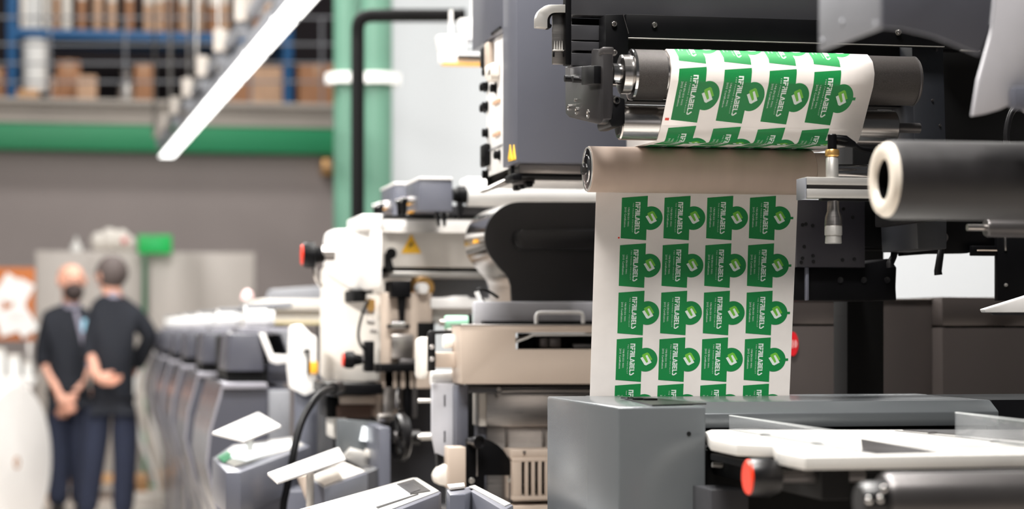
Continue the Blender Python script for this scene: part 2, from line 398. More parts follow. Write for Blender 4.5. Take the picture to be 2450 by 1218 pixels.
q = P(40, 1097, 12.9); r = .47; ax = Vector((-.972*CA+.233*SA, .972*SA+.233*CA, 0))
q.z = r
MB().lathe(q, ax, [(0, .02), (0, r-.006), (.006, r), (.7, r), (.7, .02), (0, .02)], 72).ob('roll', white, T)
MB().lathe(q-ax*.004, ax, [(0, .024), (0, .036), (.4, .036), (.4, .024), (0, .024)], 24).ob('core', card, T)
done(T)
T = thing('white_work_table', 'white table with papers behind the big paper roll', 'table')
Yt = 14.45; X0, X1 = XY(-60, Yt), XY(84, Yt); zt = H+(HY-908)*mpp(30, Yt)
MB().box(X0, X1, Yt, Yt+.8, zt-.04, zt, .004).ob('tabletop', white, T)
for x in (X0+.05, X1-.05):
    for y in (Yt+.05, Yt+.75): MB().box(x-.025, x+.025, y-.025, y+.025, 0, zt-.04).ob('leg', steel, T)
MB().box(X0+.1, X1-.1, Yt+.1, Yt+.7, .2, .24).ob('lower_shelf', offwhite, T)
done(T)
for i, (x0, x1, y0, lab) in enumerate(((16, 50, 850, 'white tub on the work table by the cork board'), (56, 80, 868, 'shorter white tub on the work table'), (-20, 12, 835, 'tall white tub on the work table at the frame edge'))):
    T = thing('storage_tub', lab, 'tub', 'tubs on the work table')
    X = XY((x0+x1)/2, Yt+.3); r = (x1-x0)/2*mpp(40, Yt); h = (908-y0)*mpp(40, Yt)
    MB().lathe((X, Yt+.3, zt+.001), (0, 0, 1), [(0, 0), (0, r*.9), (h, r), (h, 0)], 24).ob('body', plastic_w, T)
    MB().lathe((X, Yt+.3, zt+h-.02), (0, 0, 1), [(0, r), (0, r*1.06), (.02, r*1.06), (.022, 0)], 24).ob('lid', offwhite, T); done(T)
# pallets on the floor beyond the men
for i, (px, Yk) in enumerate(((225, 15.9), (505, 16.12))):
    T = thing('wooden_pallet', ['wooden pallet on the floor between the legs of the men', 'wooden pallet on the floor beside the far press units'][i], 'pallet', 'pallets on the floor')
    X = XY(px, Yk)
    for j in range(5): MB().box(X-.4, X+.4, Yk+j*.17, Yk+j*.17+.13, .12, .142, .003).ob('deck_board', wood, T)
    for x in (-.36, 0, .36): MB().box(X+x-.04, X+x+.04, Yk, Yk+.81, .0, .12, .003).ob('bearer', wood, T)
    done(T)
# hanging line of tube lights
pf, pn = P(398, 376, 17.0), P(716, 10, 8.65); dv = (pf-pn)/7.05
T0 = pn-dv*1.6
mid = lambda t: T0+dv*t
sd = Vector((dv.y, -dv.x, 0)).normalized(); up = Vector((0, 0, 1))
T = thing('light_trunking', 'white lighting rail hung on wires above the tube lamps', 'lighting rail')
MB().prism([mid(-.2)+sd*a+up*b for a, b in ((-.05, .17), (-.01, .17), (-.01, .21), (-.05, .21))], dv*8.85).ob('rail', gray_l, T)
for i in range(10):
    q = mid(i)-dv*.04 if i < 9 else mid(8.6)
    MB().cyl(q+up*.15-sd*.07, q+up*.27-sd*.07, .04, seg=16).ob('socket', conc, T)
    MB().prism([q+sd*a+up*b for a, b in ((-.08, .075), (-.02, .075), (-.02, .17), (-.08, .17))], dv*.03).ob('cross_arm', gray_l, T)
for i in (1, 3, 5, 7, 8.55):
    q = mid(i)-sd*.03
    for e in (-.07, .06): MB().cyl(q+up*.19+sd*e, q+up*4.6+sd*e, .010, seg=8).ob('wire', steel, T)
done(T)
for i in range(9):
    a, b = mid(i)+dv*.045, mid(i+1)-dv*.045
    if i == 8: b = mid(8.65)
    T = thing('tube_lamp', ['tube lamp segment of the hanging light line, number %s from the far end' % w for w in ('nine', 'eight', 'seven', 'six', 'five', 'four', 'three', 'two', 'one')][i] if i < 8 else 'farthest bright tube lamp at the lower tip of the light line', 'lamp', 'tube lamps in the hanging line')
    MB().prism([a+sd*u+up*v for u, v in ((-.055, .0), (.055, .0), (.045, .03), (-.045, .03))], b-a).ob('tube', tubelight, T)
    MB().prism([a+sd*u+up*v for u, v in ((-.062, .0), (-.057, .0), (-.047, .033), (.047, .033), (.057, .0), (.062, .0), (.05, .075), (-.05, .075))], b-a).ob('reflector', gray_l, T)
    done(T)
# ------------------------------------------------------------------ the two men
def skin_bm(bm, J, E, sub=2, root=None):
    names = list(J); me = bpy.data.meshes.new('s'); me.from_pydata([J[n][0] for n in names], [(names.index(a), names.index(b)) for a, b in E], [])
    o = bpy.data.objects.new('s', me); COL.objects.link(o)
    o.modifiers.new('Skin', 'SKIN'); sv = me.skin_vertices[0].data
    for i, n in enumerate(names): sv[i].radius = (J[n][1], J[n][1]); sv[i].use_root = (n == root)
    s = o.modifiers.new('Sub', 'SUBSURF'); s.levels = sub; s.render_levels = sub
    dg = bpy.context.evaluated_depsgraph_get(); ev = bpy.data.meshes.new_from_object(o.evaluated_get(dg))
    bm.from_mesh(ev); bpy.data.meshes.remove(ev); bpy.data.objects.remove(o); bpy.data.meshes.remove(me)
def hand(m, wrist, tip, side, k=1.0):              # palm direction wrist->tip, side = thumb side vector
    d = (tip-wrist).normalized(); s = (side-d*side.dot(d)).normalized(); n = d.cross(s)
    m.ball(wrist+d*.05, .045, (1, 1, 1), 12)
    m.tube([wrist-d*.01, wrist+d*.045, wrist+d*.09], .03, 10, [.027, .04, .036])
    for i, (o, l) in enumerate(((.03, .070), (.01, .080), (-.011, .074), (-.031, .058))):
        b = wrist+d*.085+s*o; m.tube([b-d*.02, b+d*l*.5+n*.004, b+d*l*.8+n*.018, b+d*l+n*.032], .009, 8, [.010, .0095, .009, .007])
    b = wrist+d*.035+s*.032; m.tube([b-s*.01, b+s*.022+d*.025, b+s*.028+d*.055+n*.008], .01, 8, [.012, .011, .008])
def man(name, label, Yp, J, face, hairparts, arms_skin, zip_=None):
    Q = lambda px, py, dy=0: P(px, py, Yp+dy)
    T = thing(name, label, 'person')
    slim = {'hips': .8, 'waist': .78, 'chest': .78, 'shL': .7, 'shR': .7, 'elL': .8, 'elR': .8, 'hipL': .8, 'hipR': .8, 'knL': .85, 'knR': .85}
    B = {n: (Q(*v[0]), v[1]*slim.get(n, 1)) for n, v in J.items()}
    E = [('hips', 'waist'), ('waist', 'chest'), ('chest', 'neck'), ('neck', 'jaw'), ('jaw', 'skull'), ('skull', 'crown'), ('chest', 'shL'), ('shL', 'elL'), ('elL', 'wrL'), ('chest', 'shR'), ('shR', 'elR'), ('elR', 'wrR'),
         ('hips', 'hipL'), ('hipL', 'knL'), ('knL', 'anL'), ('anL', 'toL'), ('hips', 'hipR'), ('hipR', 'knR'), ('knR', 'anR'), ('anR', 'toR')]
    m = MB(); skin_bm(m.bm, B, E, 2, 'hips')
    hd = B['skull'][0]; fw = Vector(face).normalized(); sw = fw.cross(Vector((0, 0, 1)))
    for s in (-1, 1): m.ball(hd+sw*s*.088-Vector((0, 0, .015)), .028, (.5, .8, 1.2), 10)
    m.tube([hd+fw*.085+Vector((0, 0, .02)), hd+fw*.112-Vector((0, 0, .02)), hd+fw*.09-Vector((0, 0, .03))], .012, 8, [.008, .015, .012])
    for a, b, sv in (('wrL', 'haL', (1, 0, .2)), ('wrR', 'haR', (-1, 0, .3))):
        hand(m, B[a][0], Q(*J_h[name][b]), Vector(sv))
    m.ob('body', skin, T)
    g = lambda n, r: (B[n][0], r)
    # jumper: torso and sleeves
    m = MB(); SJ = {n: g(n, r) for n, r in arms_skin.items()}; SJ['hem'] = (B['hips'][0]+Vector((0, 0, -.03)), .15)
    if 'cuL' in J_h[name]: SJ['cuL'] = (Q(*J_h[name]['cuL']), .055)
    SE = [('hem', 'hips'), ('hips', 'waist'), ('waist', 'chest'), ('chest', 'neck'), ('chest', 'shL'), ('shL', 'elL'), ('chest', 'shR'), ('shR', 'elR')]
    for a, b in (('elL', 'cuL'), ('elR', 'wrR')):
        if b in SJ: SE.append((a, b))
    skin_bm(m.bm, SJ, SE, 2, 'hips'); m.ob('jumper', navy, T)
    m = MB(); skin_bm(m.bm, {'band': (B['hips'][0]+Vector((0, 0, .05)), .138), 'hips': g('hips', .145), 'hipL': g('hipL', .115), 'knL': g('knL', .082), 'anL': g('anL', .072), 'hipR': g('hipR', .115), 'knR': g('knR', .082), 'anR': g('anR', .072)},
            [('band', 'hips'), ('hips', 'hipL'), ('hipL', 'knL'), ('knL', 'anL'), ('hips', 'hipR'), ('hipR', 'knR'), ('knR', 'anR')], 2, 'hips'); m.ob('trousers', navy_t, T)
    for s in 'LR':
        a, t = B['an'+s][0], B['to'+s][0]
        m = MB(); m.tube([Vector((a.x, a.y+.06*(1 if t.y < a.y else -1), .045)), Vector((a.x, a.y, .055)), Vector(((a.x+t.x)/2, (a.y+t.y)/2, .05)), Vector((t.x, t.y, .04))], .04, 12, [.035, .052, .048, .033]); m.ob('shoe', shoe, T)
    m = MB(); m.tube([B['neck'][0]+Vector((0, 0, -.03)), B['neck'][0]+Vector((0, 0, .035))], .07, 16, [.076, .056]); m.ob('collar', shirt_b, T)
    for nm, mt, fn in hairparts:
        m = MB(); fn(m, hd, fw, sw); m.ob(nm, mt, T)
    for s in (-1, 1):
        m = MB(); m.ball(hd+fw*.088+sw*s*.033+Vector((0, 0, .012)), .011, (1, 1, .7), 10); m.ob('eye', black_s, T)
    m = MB(); m.ball(hd+fw*.088-Vector((0, 0, .062)), .02, (1, .6, .4), 10); m.ob('mouth', M('lips_'+name, c(190, 110, 100), .5), T)
    if zip_:
        for nm, mt, pts in zip_:
            m = MB(); m.prism([Q(*p) for p in pts], Vector((0, .02, 0))); m.ob(nm, mt, T)
    return done(T)
J_h = {'person': {'haL': (166, 978, -.20), 'haR': (150, 985, -.17), 'cuL': (106, 880, -.02)}, 'person.001': {'haL': (272, 912, -.24), 'haR': (296, 905, .24), 'cuL': (214, 868, -.05)}}
JA = {'hips': ((165, 922, 0), .13), 'waist': ((162, 860, 0), .125), 'chest': ((163, 790, 0), .13), 'neck': ((170, 728, 0), .058), 'jaw': ((172, 698, -.03), .072), 'skull': ((172, 668, -.02), .088), 'crown': ((172, 646, 0), .078),
      'shL': ((116, 768, 0), .062), 'elL': ((102, 862, .02), .043), 'wrL': ((142, 945, -.16), .028), 'shR': ((208, 768, 0), .062), 'elR': ((222, 862, .02), .043), 'wrR': ((176, 948, -.14), .028),
      'hipL': ((142, 945, 0), .095), 'knL': ((143, 1085, -.02), .06), 'anL': ((138, 1215, .02), .042), 'toL': ((142, 1240, -.15), .035), 'hipR': ((188, 945, 0), .095), 'knR': ((192, 1085, -.02), .06), 'anR': ((194, 1215, .02), .042), 'toR': ((204, 1240, -.14), .035)}
def beard(m, h, f, s): m.ball(h+f*.05-Vector((0, 0, .085)), .062, (1.15, 1.1, 1.05), 14)
def stub(m, h, f, s): m.ball(h-f*.028+Vector((0, 0, .012)), .094, (.98, .98, .95), 18)
def hair(m, h, f, s): m.ball(h-f*.022+Vector((0, 0, .012)), .104, (1, 1, 1.06), 18)
sleeve = {'hips': .145, 'waist': .142, 'chest': .15, 'neck': .07, 'shL': .082, 'elL': .06, 'shR': .082, 'elR': .06}
man('person', 'bald bearded man in a dark zip jumper with hands clasped, facing the camera', 14.35, JA, (.25, -1, 0), [('beard', beard_m, beard), ('shaved_scalp', skin, stub)], sleeve,
    [('zip_placket', shirt_b, [(176, 742, -.20), (186, 742, -.20), (219, 880, -.20), (209, 880, -.20)]), ('badge', M('badge_blue', c(150, 200, 225), .4), [(196, 764, -.205), (208, 764, -.205), (208, 794, -.205), (196, 794, -.205)])])
JB = {'hips': ((268, 935, 0), .135), 'waist': ((270, 865, 0), .13), 'chest': ((274, 785, 0), .14), 'neck': ((270, 702, 0), .062), 'jaw': ((263, 678, -.0), .075), 'skull': ((262, 656, 0), .09), 'crown': ((264, 640, .02), .08),
      'shL': ((230, 752, 0), .065), 'elL': ((216, 842, -.03), .045), 'wrL': ((232, 902, -.2), .03), 'shR': ((324, 756, 0), .065), 'elR': ((362, 806, .0), .048), 'wrR': ((322, 880, .14), .034),
      'hipL': ((240, 955, 0), .1), 'knL': ((224, 1095, -.03), .062), 'anL': ((206, 1235, .03), .044), 'toL': ((196, 1266, .18), .035), 'hipR': ((296, 955, 0), .1), 'knR': ((300, 1095, -.02), .062), 'anR': ((293, 1238, .03), .044), 'toR': ((300, 1266, .2), .035)}
sl2 = dict(sleeve); sl2.update({'wrR': .058, 'chest': .16, 'waist': .15})
man('person.001', 'grey haired man in dark jumper and navy trousers seen from behind, hand on hip', 13.55, JB, (-.75, .66, 0), [('hair', hair_g, hair)], sl2)

# ------------------------------------------------------------------ receding row of print units
unit_gray = M('unit_gray_paint', c(72, 73, 82), .36, var=.05, scale=3)
unit_gloss = M('unit_gloss_paint', c(84, 85, 92), .2, .3, var=.05, scale=2)
unit_trim = M('unit_trim', c(150, 149, 158), .4, .4)
def unit():
    T = thing('print_unit', 'nearest grey print unit of the receding row, behind the tilted white trays', 'printing unit', 'print units receding along the aisle')
    Y = 6.5
    MB().fp([(552, 799), (624, 799), (632, 888), (543, 888)], Y, .45, .004).ob('ink_cover', unit_gray, T)
    X0 = XY(552, Y)+.03; MB().box(X0, X0+.2, Y+.455, Y+1.34, P(560, 892, Y).z, P(560, 806, Y).z, 0).ob('unit_gap_shade', black_m, T)  # black block added as the shadow between neighbouring units
    MB().fp([(540, 888), (636, 888), (640, 914), (545, 914)], Y+.02, .5).ob('dark_recess', black_m, T)
    MB().fp([(620, 797), (634, 797), (654, 848), (692, 850), (692, 866), (664, 872), (646, 866)], Y-.02, .04, .002).ob('bracket', white, T)
    MB().fp([(640, 792), (740, 792), (740, 850), (690, 850), (672, 800)], Y+.05, .4, .003).ob('backing_plate', gray_l, T)
    MB().fb(640, 870, 740, 915, Y+.06, .4).ob('support_block', unit_gray, T)
    k = mpp(600, Y)
    q = P(584, 757, Y+.15); X1 = XY(655, Y+.15)
    MB().lathe((q.x, q.y, q.z), (1, 0, 0), [(0, 0), (0, 24*k), (.012, 29*k), (.07, 29*k), (.075, 24*k), (X1-q.x, 24*k), (X1-q.x, 0)], 28).ob('lit_roller_end', plastic_w, T)  # white colour stands in for highlights on the metal roller ends
    MB().fp([(590, 728), (700, 724), (700, 736), (590, 740)], Y+.12, .3, .003).ob('roller_hood', gray_l, T)
    MB().fb(570, 784, 700, 800, Y+.06, .36).ob('roller_bed', unit_trim, T)
    MB().fp([(535, 930), (690, 930), (690, 1780), (605, 1780), (600, 1450), (570, 1330), (520, 1218), (495, 1110), (503, 1033)], Y-.1, 1.0).ob('lower_cabinet', unit_gray, T)
    MB().fb(534, 917, 640, 930, Y-.12, .3).ob('top_strip', unit_trim, T)  # lighter strip stands in for the highlight along the cabinet top
    pts = [(535, 918), (503, 1033), (495, 1110), (520, 1218), (570, 1330), (600, 1450), (605, 1780)]
    MB().prism([P(x-2, y, Y-.102) for x, y in pts]+[P(x+3, y, Y-.102) for x, y in pts[::-1]], (0, .03, 0)).ob('edge_trim', unit_trim, T)
    MB().prism([P(x-4, y, Y-.07) for x, y in pts]+[P(x-1, y, Y-.07) for x, y in pts[::-1]], (0, .9, 0)).ob('side_skin', unit_gloss, T)
    MB().fb(644, 934, 694, 1078, Y-.14, .3).ob('side_box', gray_l, T)
    MB().fb(590, 1135, 640, 1260, Y-.106, .02).ob('vent_recess', black_m, T)
    MB().fb(650, 1135, 684, 1260, Y-.106, .02).ob('vent_recess', black_m, T)
    for x in (530, 680):
        p = P(x, 1700, Y+.1); 
    return done(T)
U = unit()
ul = ['nearest grey print unit of the receding row, behind the tilted white trays', 'second grey print unit of the receding row along the aisle', 'third grey print unit of the receding row along the aisle', 'fourth grey print unit of the receding row along the aisle', 'fifth grey print unit of the receding row along the aisle', 'farthest grey print unit of the row, beside the standing men']
for i in range(1, 6):
    q = copy_tree(U); q.location = U.location+Vector((0, 1.5*i, 0)); q['label'] = ul[i]
T = thing('curved_guard_sheets', 'white curved guard sheets standing at the far end of the press row', 'guard')
for i, (dx, m_) in enumerate(((0, white), (-16, offwhite), (-32, plastic_w))):
    cl = [(372, 836), (384, 858), (372, 890), (366, 940), (370, 1000), (386, 1070), (408, 1150), (420, 1230)]
    cl = spline([(x+dx*(1+.3*math.sin((y-836)/90)), y, 0) for x, y in cl], 4)
    MB().fp([(v.x, v.y) for v in cl]+[(v.x-11, v.y) for v in cl[::-1]], 15.55+.06*i, .05).ob('sheet', m_, T)
p = P(385, 1215, 15.6); MB().box(p.x-.25, p.x+.12, 15.55, 15.8, 0, .06, .004).ob('foot', offwhite, T)
done(T)
# long white covers above the row
T = thing('web_tunnel_cover', 'long white cover with a yellow line above the print unit row', 'cover')
MB().fb(622, 716, 800, 742, 7.42, .42, .006).ob('lid', offwhite, T)
MB().fb(600, 742, 800, 778, 7.45, .38, .006).ob('body', offwhite, T)
MB().fb(640, 771, 800, 774, 7.44, .02, 0).ob('yellow_line', M('pale_yellow', c(226, 208, 140), .5), T)
MB().fp([(650, 692), (770, 684), (800, 700), (800, 718), (640, 718)], 7.7, .15, .004).ob('rear_hood', gray_l, T)
for x in (660, 780):
    p = P(x, 778, 7.6); MB().box(p.x-.03, p.x+.03, 7.6, 7.66, 0, p.z+.01).ob('post', gray, T)
done(T)
T = thing('pink_cap', 'small pale pink cap on the white cover of the unit row', 'cap')
q = P(592, 716, 7.9); MB().lathe((q.x, q.y, q.z), (0, 0, 1), [(0, 0), (0, .025), (.025, .02), (.04, 0)], 16).ob('cap', M('pale_pink', c(245, 205, 205), .5), T)
MB().cyl((q.x, q.y, q.z-.08), (q.x, q.y, q.z), .012, seg=10).ob('stem', white, T); done(T)
# ------------------------------------------------------------------ white print head (mid distance)
def warn(px, py, Y, wpx, hpx, T, bolt=True):
    s = MB().fp([(px-wpx/2, py+hpx/2), (px, py-hpx/2), (px+wpx/2, py+hpx/2)], Y-.0025, .002).ob('warning_sticker', yellow, T)
    if bolt: MB().fp([(px+6, py-8), (px-8, py+6), (px-1, py+5), (px-11, py+15), (px+7, py+1), (px+1, py+2)], Y-.0035, .001).ob('bolt_mark', black_s, s)
def knobX(T, px0, px1, py, Y, rpx, mat, cap=None, name='knob', grip=14):   # knob with its axis along the press width
    k = mpp(px0, Y); a = P(px0, py, Y); X1 = XY(px1, Y); L = X1-a.x; r = rpx*k
    o = MB().lathe(a, (1, 0, 0), [(0, 0), (0, r*.88), (L*.12, r), (L*.55, r), (L*.62, r*.7), (L, r*.55), (L, 0)], 28).ob(name, mat, T)
    if cap: MB().lathe((a.x-.004, a.y, a.z), (1, 0, 0), [(0, 0), (0, r*.78), (.006, r*.84), (.006, 0)], 28).ob('cap', cap, o)
    for i in range(grip):
        t = 2*math.pi*i/grip; b = Vector((0, math.cos(t), math.sin(t)))*r*.99
        if i % 2 == 0: MB().cyl(a+b+Vector((L*.14, 0, 0)), a+b+Vector((L*.5, 0, 0)), r*.07, seg=6).ob('grip_rib', mat, o)
    return o
Y = 5.5
T = thing('print_engine', 'bright white print head housing with red-capped knob and hazard sticker', 'press head')
yy = lambda x: 5.42+.55*(914-x)/138
MB().prism([P(x, y, yy(x)) for x, y in ((776, 558), (800, 546), (914, 545), (914, 690), (846, 698), (776, 652))], (.03, .3, 0), .012).ob('head_cover', white, T)
MB().fp([(862, 512), (918, 512), (918, 548), (862, 548)], Y+.02, .3, .006).ob('top_block', white, T)
MB().fb(912, 556, 1170, 640, Y+.05, .25, .003).ob('cross_beam', offwhite, T)
MB().fb(916, 516, 1170, 557, Y+.10, .3, .004).ob('beam_cover', white, T)
warn(984, 583, Y+.05, 48, 46, T)
MB().lathe(P(936, 606, Y+.049), (0, -1, 0), [(0, 0), (0, 13*mpp(936, Y)), (.003, 13*mpp(936, Y)), (.003, 0)], 24).ob('port_hole', black_m, T)
MB().fp([(922, 606), (934, 612), (942, 640), (930, 648), (922, 640)], Y+.03, .02).ob('port_slot', black_m, T)
MB().fb(918, 640, 1180, 650, Y+.07, .25).ob('shadow_gap', black_m, T)
MB().fb(930, 650, 1190, 664, Y+.05, .25).ob('rail', alu, T)
MB().prism([P(x, y, yy(x)+.05) for x, y in ((770, 640), (800, 664), (846, 700), (905, 702), (910, 706), (910, 912), (790, 920), (766, 900))], (.03, .3, 0), .006).ob('side_frame', offwhite, T)
MB().fb(845, 694, 892, 722, Y+.12, .2).ob('dark_window', black_m, T)
MB().fb(903, 700, 1034, 930, Y+.02, .3, .004).ob('bearing_plate', beige, T)
MB().fb(890, 640, 1010, 940, Y+.55, .1, .004).ob('rear_block', offwhite, T)
MB().fb(936, 800, 990, 858, Y+.0, .1, .004).ob('bearing_cap', steel, T)
knobX(T, 724, 776, 610, Y+.1, 30, black, red)
MB().cyl(P(770, 606, Y+.1), P(800, 606, Y+.1), .02, seg=16).ob('knob_shaft', steel, T)
MB().tube(spline([P(752, 640, Y+.1), P(756, 664, Y+.1), P(768, 684, Y+.12)], 5), .006).ob('return_spring', steel, T)
MB().fb(935, 671, 984, 712, Y-.02, .12, .003).ob('motor_block', black, T)
k = mpp(1000, Y)
MB().lathe(P(1000, 688, Y+.08), (.25, -1, 0), [(0, 0), (0, 27*k), (.03, 28*k), (.05, 24*k), (.05, 0)], 32).ob('dial_ring', brass, T)
MB().lathe(P(1004, 690, Y+.02), (.25, -1, 0), [(0, 0), (0, 14*k), (.03, 13*k), (.032, 0)], 24).ob('dial_centre', white, T)
MB().fp([(952, 708), (972, 708), (968, 772), (958, 772)], Y-.01, .03, .003).ob('lever_arm', black, T)
MB().cyl(P(936, 777, Y), P(968, 777, Y), .012, seg=16).ob('lever_knob', chrome, T)
MB().cyl(P(926, 781, Y+.01), P(980, 781, Y+.01), .005, seg=10).ob('lever_pin', black, T)
MB().fb(1026, 666, 1210, 716, Y+.20, .06, .004).ob('grey_cover', gray_l, T)
MB().fp([(1026, 712), (1080, 712), (1084, 708), (1120, 708), (1124, 714), (1210, 714), (1210, 738), (1026, 738)], Y+.02, .15, .003).ob('white_ledge', white, T)
MB().fb(1034, 738, 1220, 776, Y+.05, .12).ob('lower_rail', alu, T)
MB().fb(1000, 772, 1040, 830, Y+.01, .1).ob('dark_port', black_m, T)
knobX(T, 822, 866, 861, Y-.02, 20, black, red)
MB().cyl(P(862, 862, Y-.02), P(880, 862, Y-.02), .008, seg=12).ob('knob_shaft', steel_d, T)
MB().fb(873, 816, 896, 890, Y-.04, .05, .004).ob('clamp_lever', black, T)
MB().tube(spline([P(884, 716, Y), P(872, 736, Y-.03), P(858, 790, Y-.04), P(862, 824, Y-.04), P(880, 842, Y-.03)], 6), .004, 8).ob('thin_cable', black, T)
for i, (x, y, r) in enumerate(((884, 742, 12), (888, 768, 9), (894, 790, 8))):
    MB().cyl(P(x-r, y, Y), P(x+r, y+3, Y), r*.8*k, seg=14).ob('spring_fitting', steel, T)
MB().lathe(P(886, 716, Y), (0, 0, -1), [(0, 0), (0, .012), (.03, .014), (.04, .006), (.04, 0)], 14).ob('brass_nipple', brass, T)
MB().fb(786, 918, 916, 944, Y-.03, .4, .004).ob('base_bar', black, T)
MB().fb(900, 870, 996, 890, Y-.01, .1).ob('slide_bar', black, T)
for x0, x1, y0, y1, m_ in ((918, 944, 886, 990, steel), (946, 962, 880, 980, chrome), (966, 984, 866, 1000, black), (986, 998, 872, 1000, steel_d)):
    MB().fb(x0, y0, x1, y1, Y+.02, .04, .004).ob('guide_post', m_, T)
MB().fb(954, 858, 1000, 884, Y, .06, .006).ob('post_clamp', steel_d, T)
# lower mechanism down to the floor
MB().fp([(800, 944), (980, 944), (980, 900), (1070, 900), (1070, 1800), (780, 1800)], Y+.25, .4).ob('mechanism_bed', gray_d, T)
for x0, y0, x1, y1, m_ in ((812, 946, 900, 968, beige), (800, 968, 890, 1000, M('rust_brown', c(96, 72, 62), .6)), (900, 940, 950, 1000, beige), (906, 960, 930, 1010, steel), (780, 950, 810, 1000, black), (796, 998, 830, 1050, offwhite)):
    MB().fb(x0, y0, x1, y1, Y+.1, .16, .006).ob('mechanism_block', m_, T)
done(T)
T = thing('hazard_base', 'white angled bracket with orange stripe left of the print head', 'bracket')
MB().fp([(700, 780), (722, 776), (745, 800), (758, 806), (758, 936), (730, 948), (700, 930), (694, 880)], 5.9, .12, .006).ob('bracket_plate', white, T)
MB().fb(735, 838, 741, 896, 5.89, .01).ob('dark_slot', black, T); MB().fb(742, 866, 760, 894, 5.885, .01).ob('orange_stripe', orange, T)
MB().fb(726, 836, 742, 842, 5.89, .01).ob('slot_head', black, T)
p = P(730, 930, 5.95); MB().box(p.x-.03, p.x+.03, 5.92, 5.98, 0, p.z+.02).ob('post', gray, T)
done(T)
# hand wheel and rods
T = thing('hand_wheel', 'dark spoked hand wheel on a bright shaft beside the beige unit', 'hand wheel')
Yh = 5.25; k = mpp(965, Yh); q = P(952, 1046, Yh)
prof = [(-.006, 52*k), (.0, 58*k), (.014, 58*k), (.02, 52*k), (.014, 44*k), (.0, 44*k), (-.006, 52*k)]
MB().lathe(q, (1, .18, 0), prof, 40).ob('rim', black_s, T)
for i in range(5):
    t = i*2*math.pi/5; d = Vector((-.18*math.cos(t)*.98, math.cos(t), math.sin(t))).normalized()
    MB().tube([q+d*.005, q+d*46*k], .007, 10).ob('spoke', black_s, T)
MB().lathe(q-Vector((.012, 0, 0)), (1, .18, 0), [(0, 0), (0, 15*k), (.03, 18*k), (.06, 12*k), (.06, 0)], 24).ob('hub', steel_d, T)
MB().lathe(q-Vector((.05, 0, -.05)), (1, .18, 0), [(0, 0), (0, 9*k), (.03, 11*k), (.04, 6*k), (.04, 0)], 20).ob('crank_handle', steel, T)
MB().cyl(P(966, 1046, Yh), P(1066, 1043, Yh), 9*k, seg=18).ob('shaft', alu, T)
MB().cyl(P(985, 1046, Yh), P(1004, 1046, Yh), 18*k, seg=18).ob('shaft_collar', black_s, T)
done(T)
# motors, white drying tube on top
def motor(x0, x1, x2, y0, y1, Y, lab):
    T = thing('motor_box', lab, 'motor', 'grey motor boxes on the white beam')
    d = Y*(math.tan(A+math.atan((x1-CX)/F))/math.tan(A+math.atan((x0-CX)/F))-1)
    MB().fb(x1, y0, x2, y1, Y, d, .004).ob('housing', gray, T)
    MB().fb(x1-1, y0-5, x2, y0, Y-.005, d+.01, .003).ob('lid', white, T)
    X = XY(x1, Y)
    for j, t in enumerate((.25, .6)):
        yy = Y+d*t; q = P(x1, (y0+y1)/2+8, Y); k = mpp(x1, Y)
        o = MB().lathe((X-.001, yy, q.z), (-1, 0, 0), [(0, 0), (0, 9*k), (.02, 9*k), (.022, 6*k), (.04, 6*k), (.042, 0)], 18).ob('connector', chrome, T)
        MB().lathe((X-.03, yy, q.z+.005), (0, 0, -1), [(0, 0), (0, .009), (.04, .007), (.05, 0)], 12).ob('plug', black, o)
    MB().box(X-.012, X-.0005, Y+d*.35, Y+d*.65, P(x1, y1-1, Y).z, P(x1, y1-5, Y).z, .001).ob('orange_tag', orange, T)
    return done(T)
motor(970, 1003, 1083, 429, 506, 5.35, 'nearer grey motor box with chrome connectors at the end of the white tube')
motor(912, 944, 1000, 441, 516, 5.85, 'smaller grey motor box behind the nearer one')
T = thing('white_tube', 'thick white cylinder running behind the black curved cover', 'roller')
Yt = 5.42; k = mpp(1150, Yt); q = P(1116, 460, Yt); X1 = XY(1480, Yt)
MB().lathe(q, (1, 0, 0), [(0, 0), (0, 32*k), (.004, 34*k), (X1-q.x, 34*k), (X1-q.x, 0)], 48).ob('tube', plastic_w, T)
q2 = P(1084, 466, Yt); MB().lathe(q2, (1, 0, 0), [(0, 0), (0, 16*k), (.01, 18*k), (.012, 21*k), (q.x-q2.x, 21*k), (q.x-q2.x, 0)], 28).ob('coupling', black, T)
MB().fb(1076, 494, 1480, 517, Yt+.06, .08).ob('carrier_bar', gray_d, T)
MB().fb(920, 517, 1480, 524, Yt+.05, .1).ob('carrier_edge', black, T)
for x, y in ((1102, 492),):
    MB().fp([(x-8, y-8), (x+8, y-8), (x+4, y+24), (x, y+36), (x-4, y+24)], Yt-.03, .02, .002).ob('pointed_clip', black, T)
for x in (1047, 1064):
    MB().fp([(x-6, 508), (x+5, 508), (x+(7 if x < 1060 else 3), 540), (x+(3 if x < 1060 else -1), 542)], Yt-.06, .02, .001).ob('hanging_pin', black, T)
MB().fp([(1420, 500), (1480, 500), (1480, 1780), (1420, 1780)], Yt+.2, .1).ob('end_post', gray_d, T)
done(T)
T = thing('clear_hood', 'white translucent hood block on the thick white cylinder', 'hood')
MB().fb(1116, 424, 1186, 462, Yt-.02, .1, .004).ob('hood', white, T); done(T)
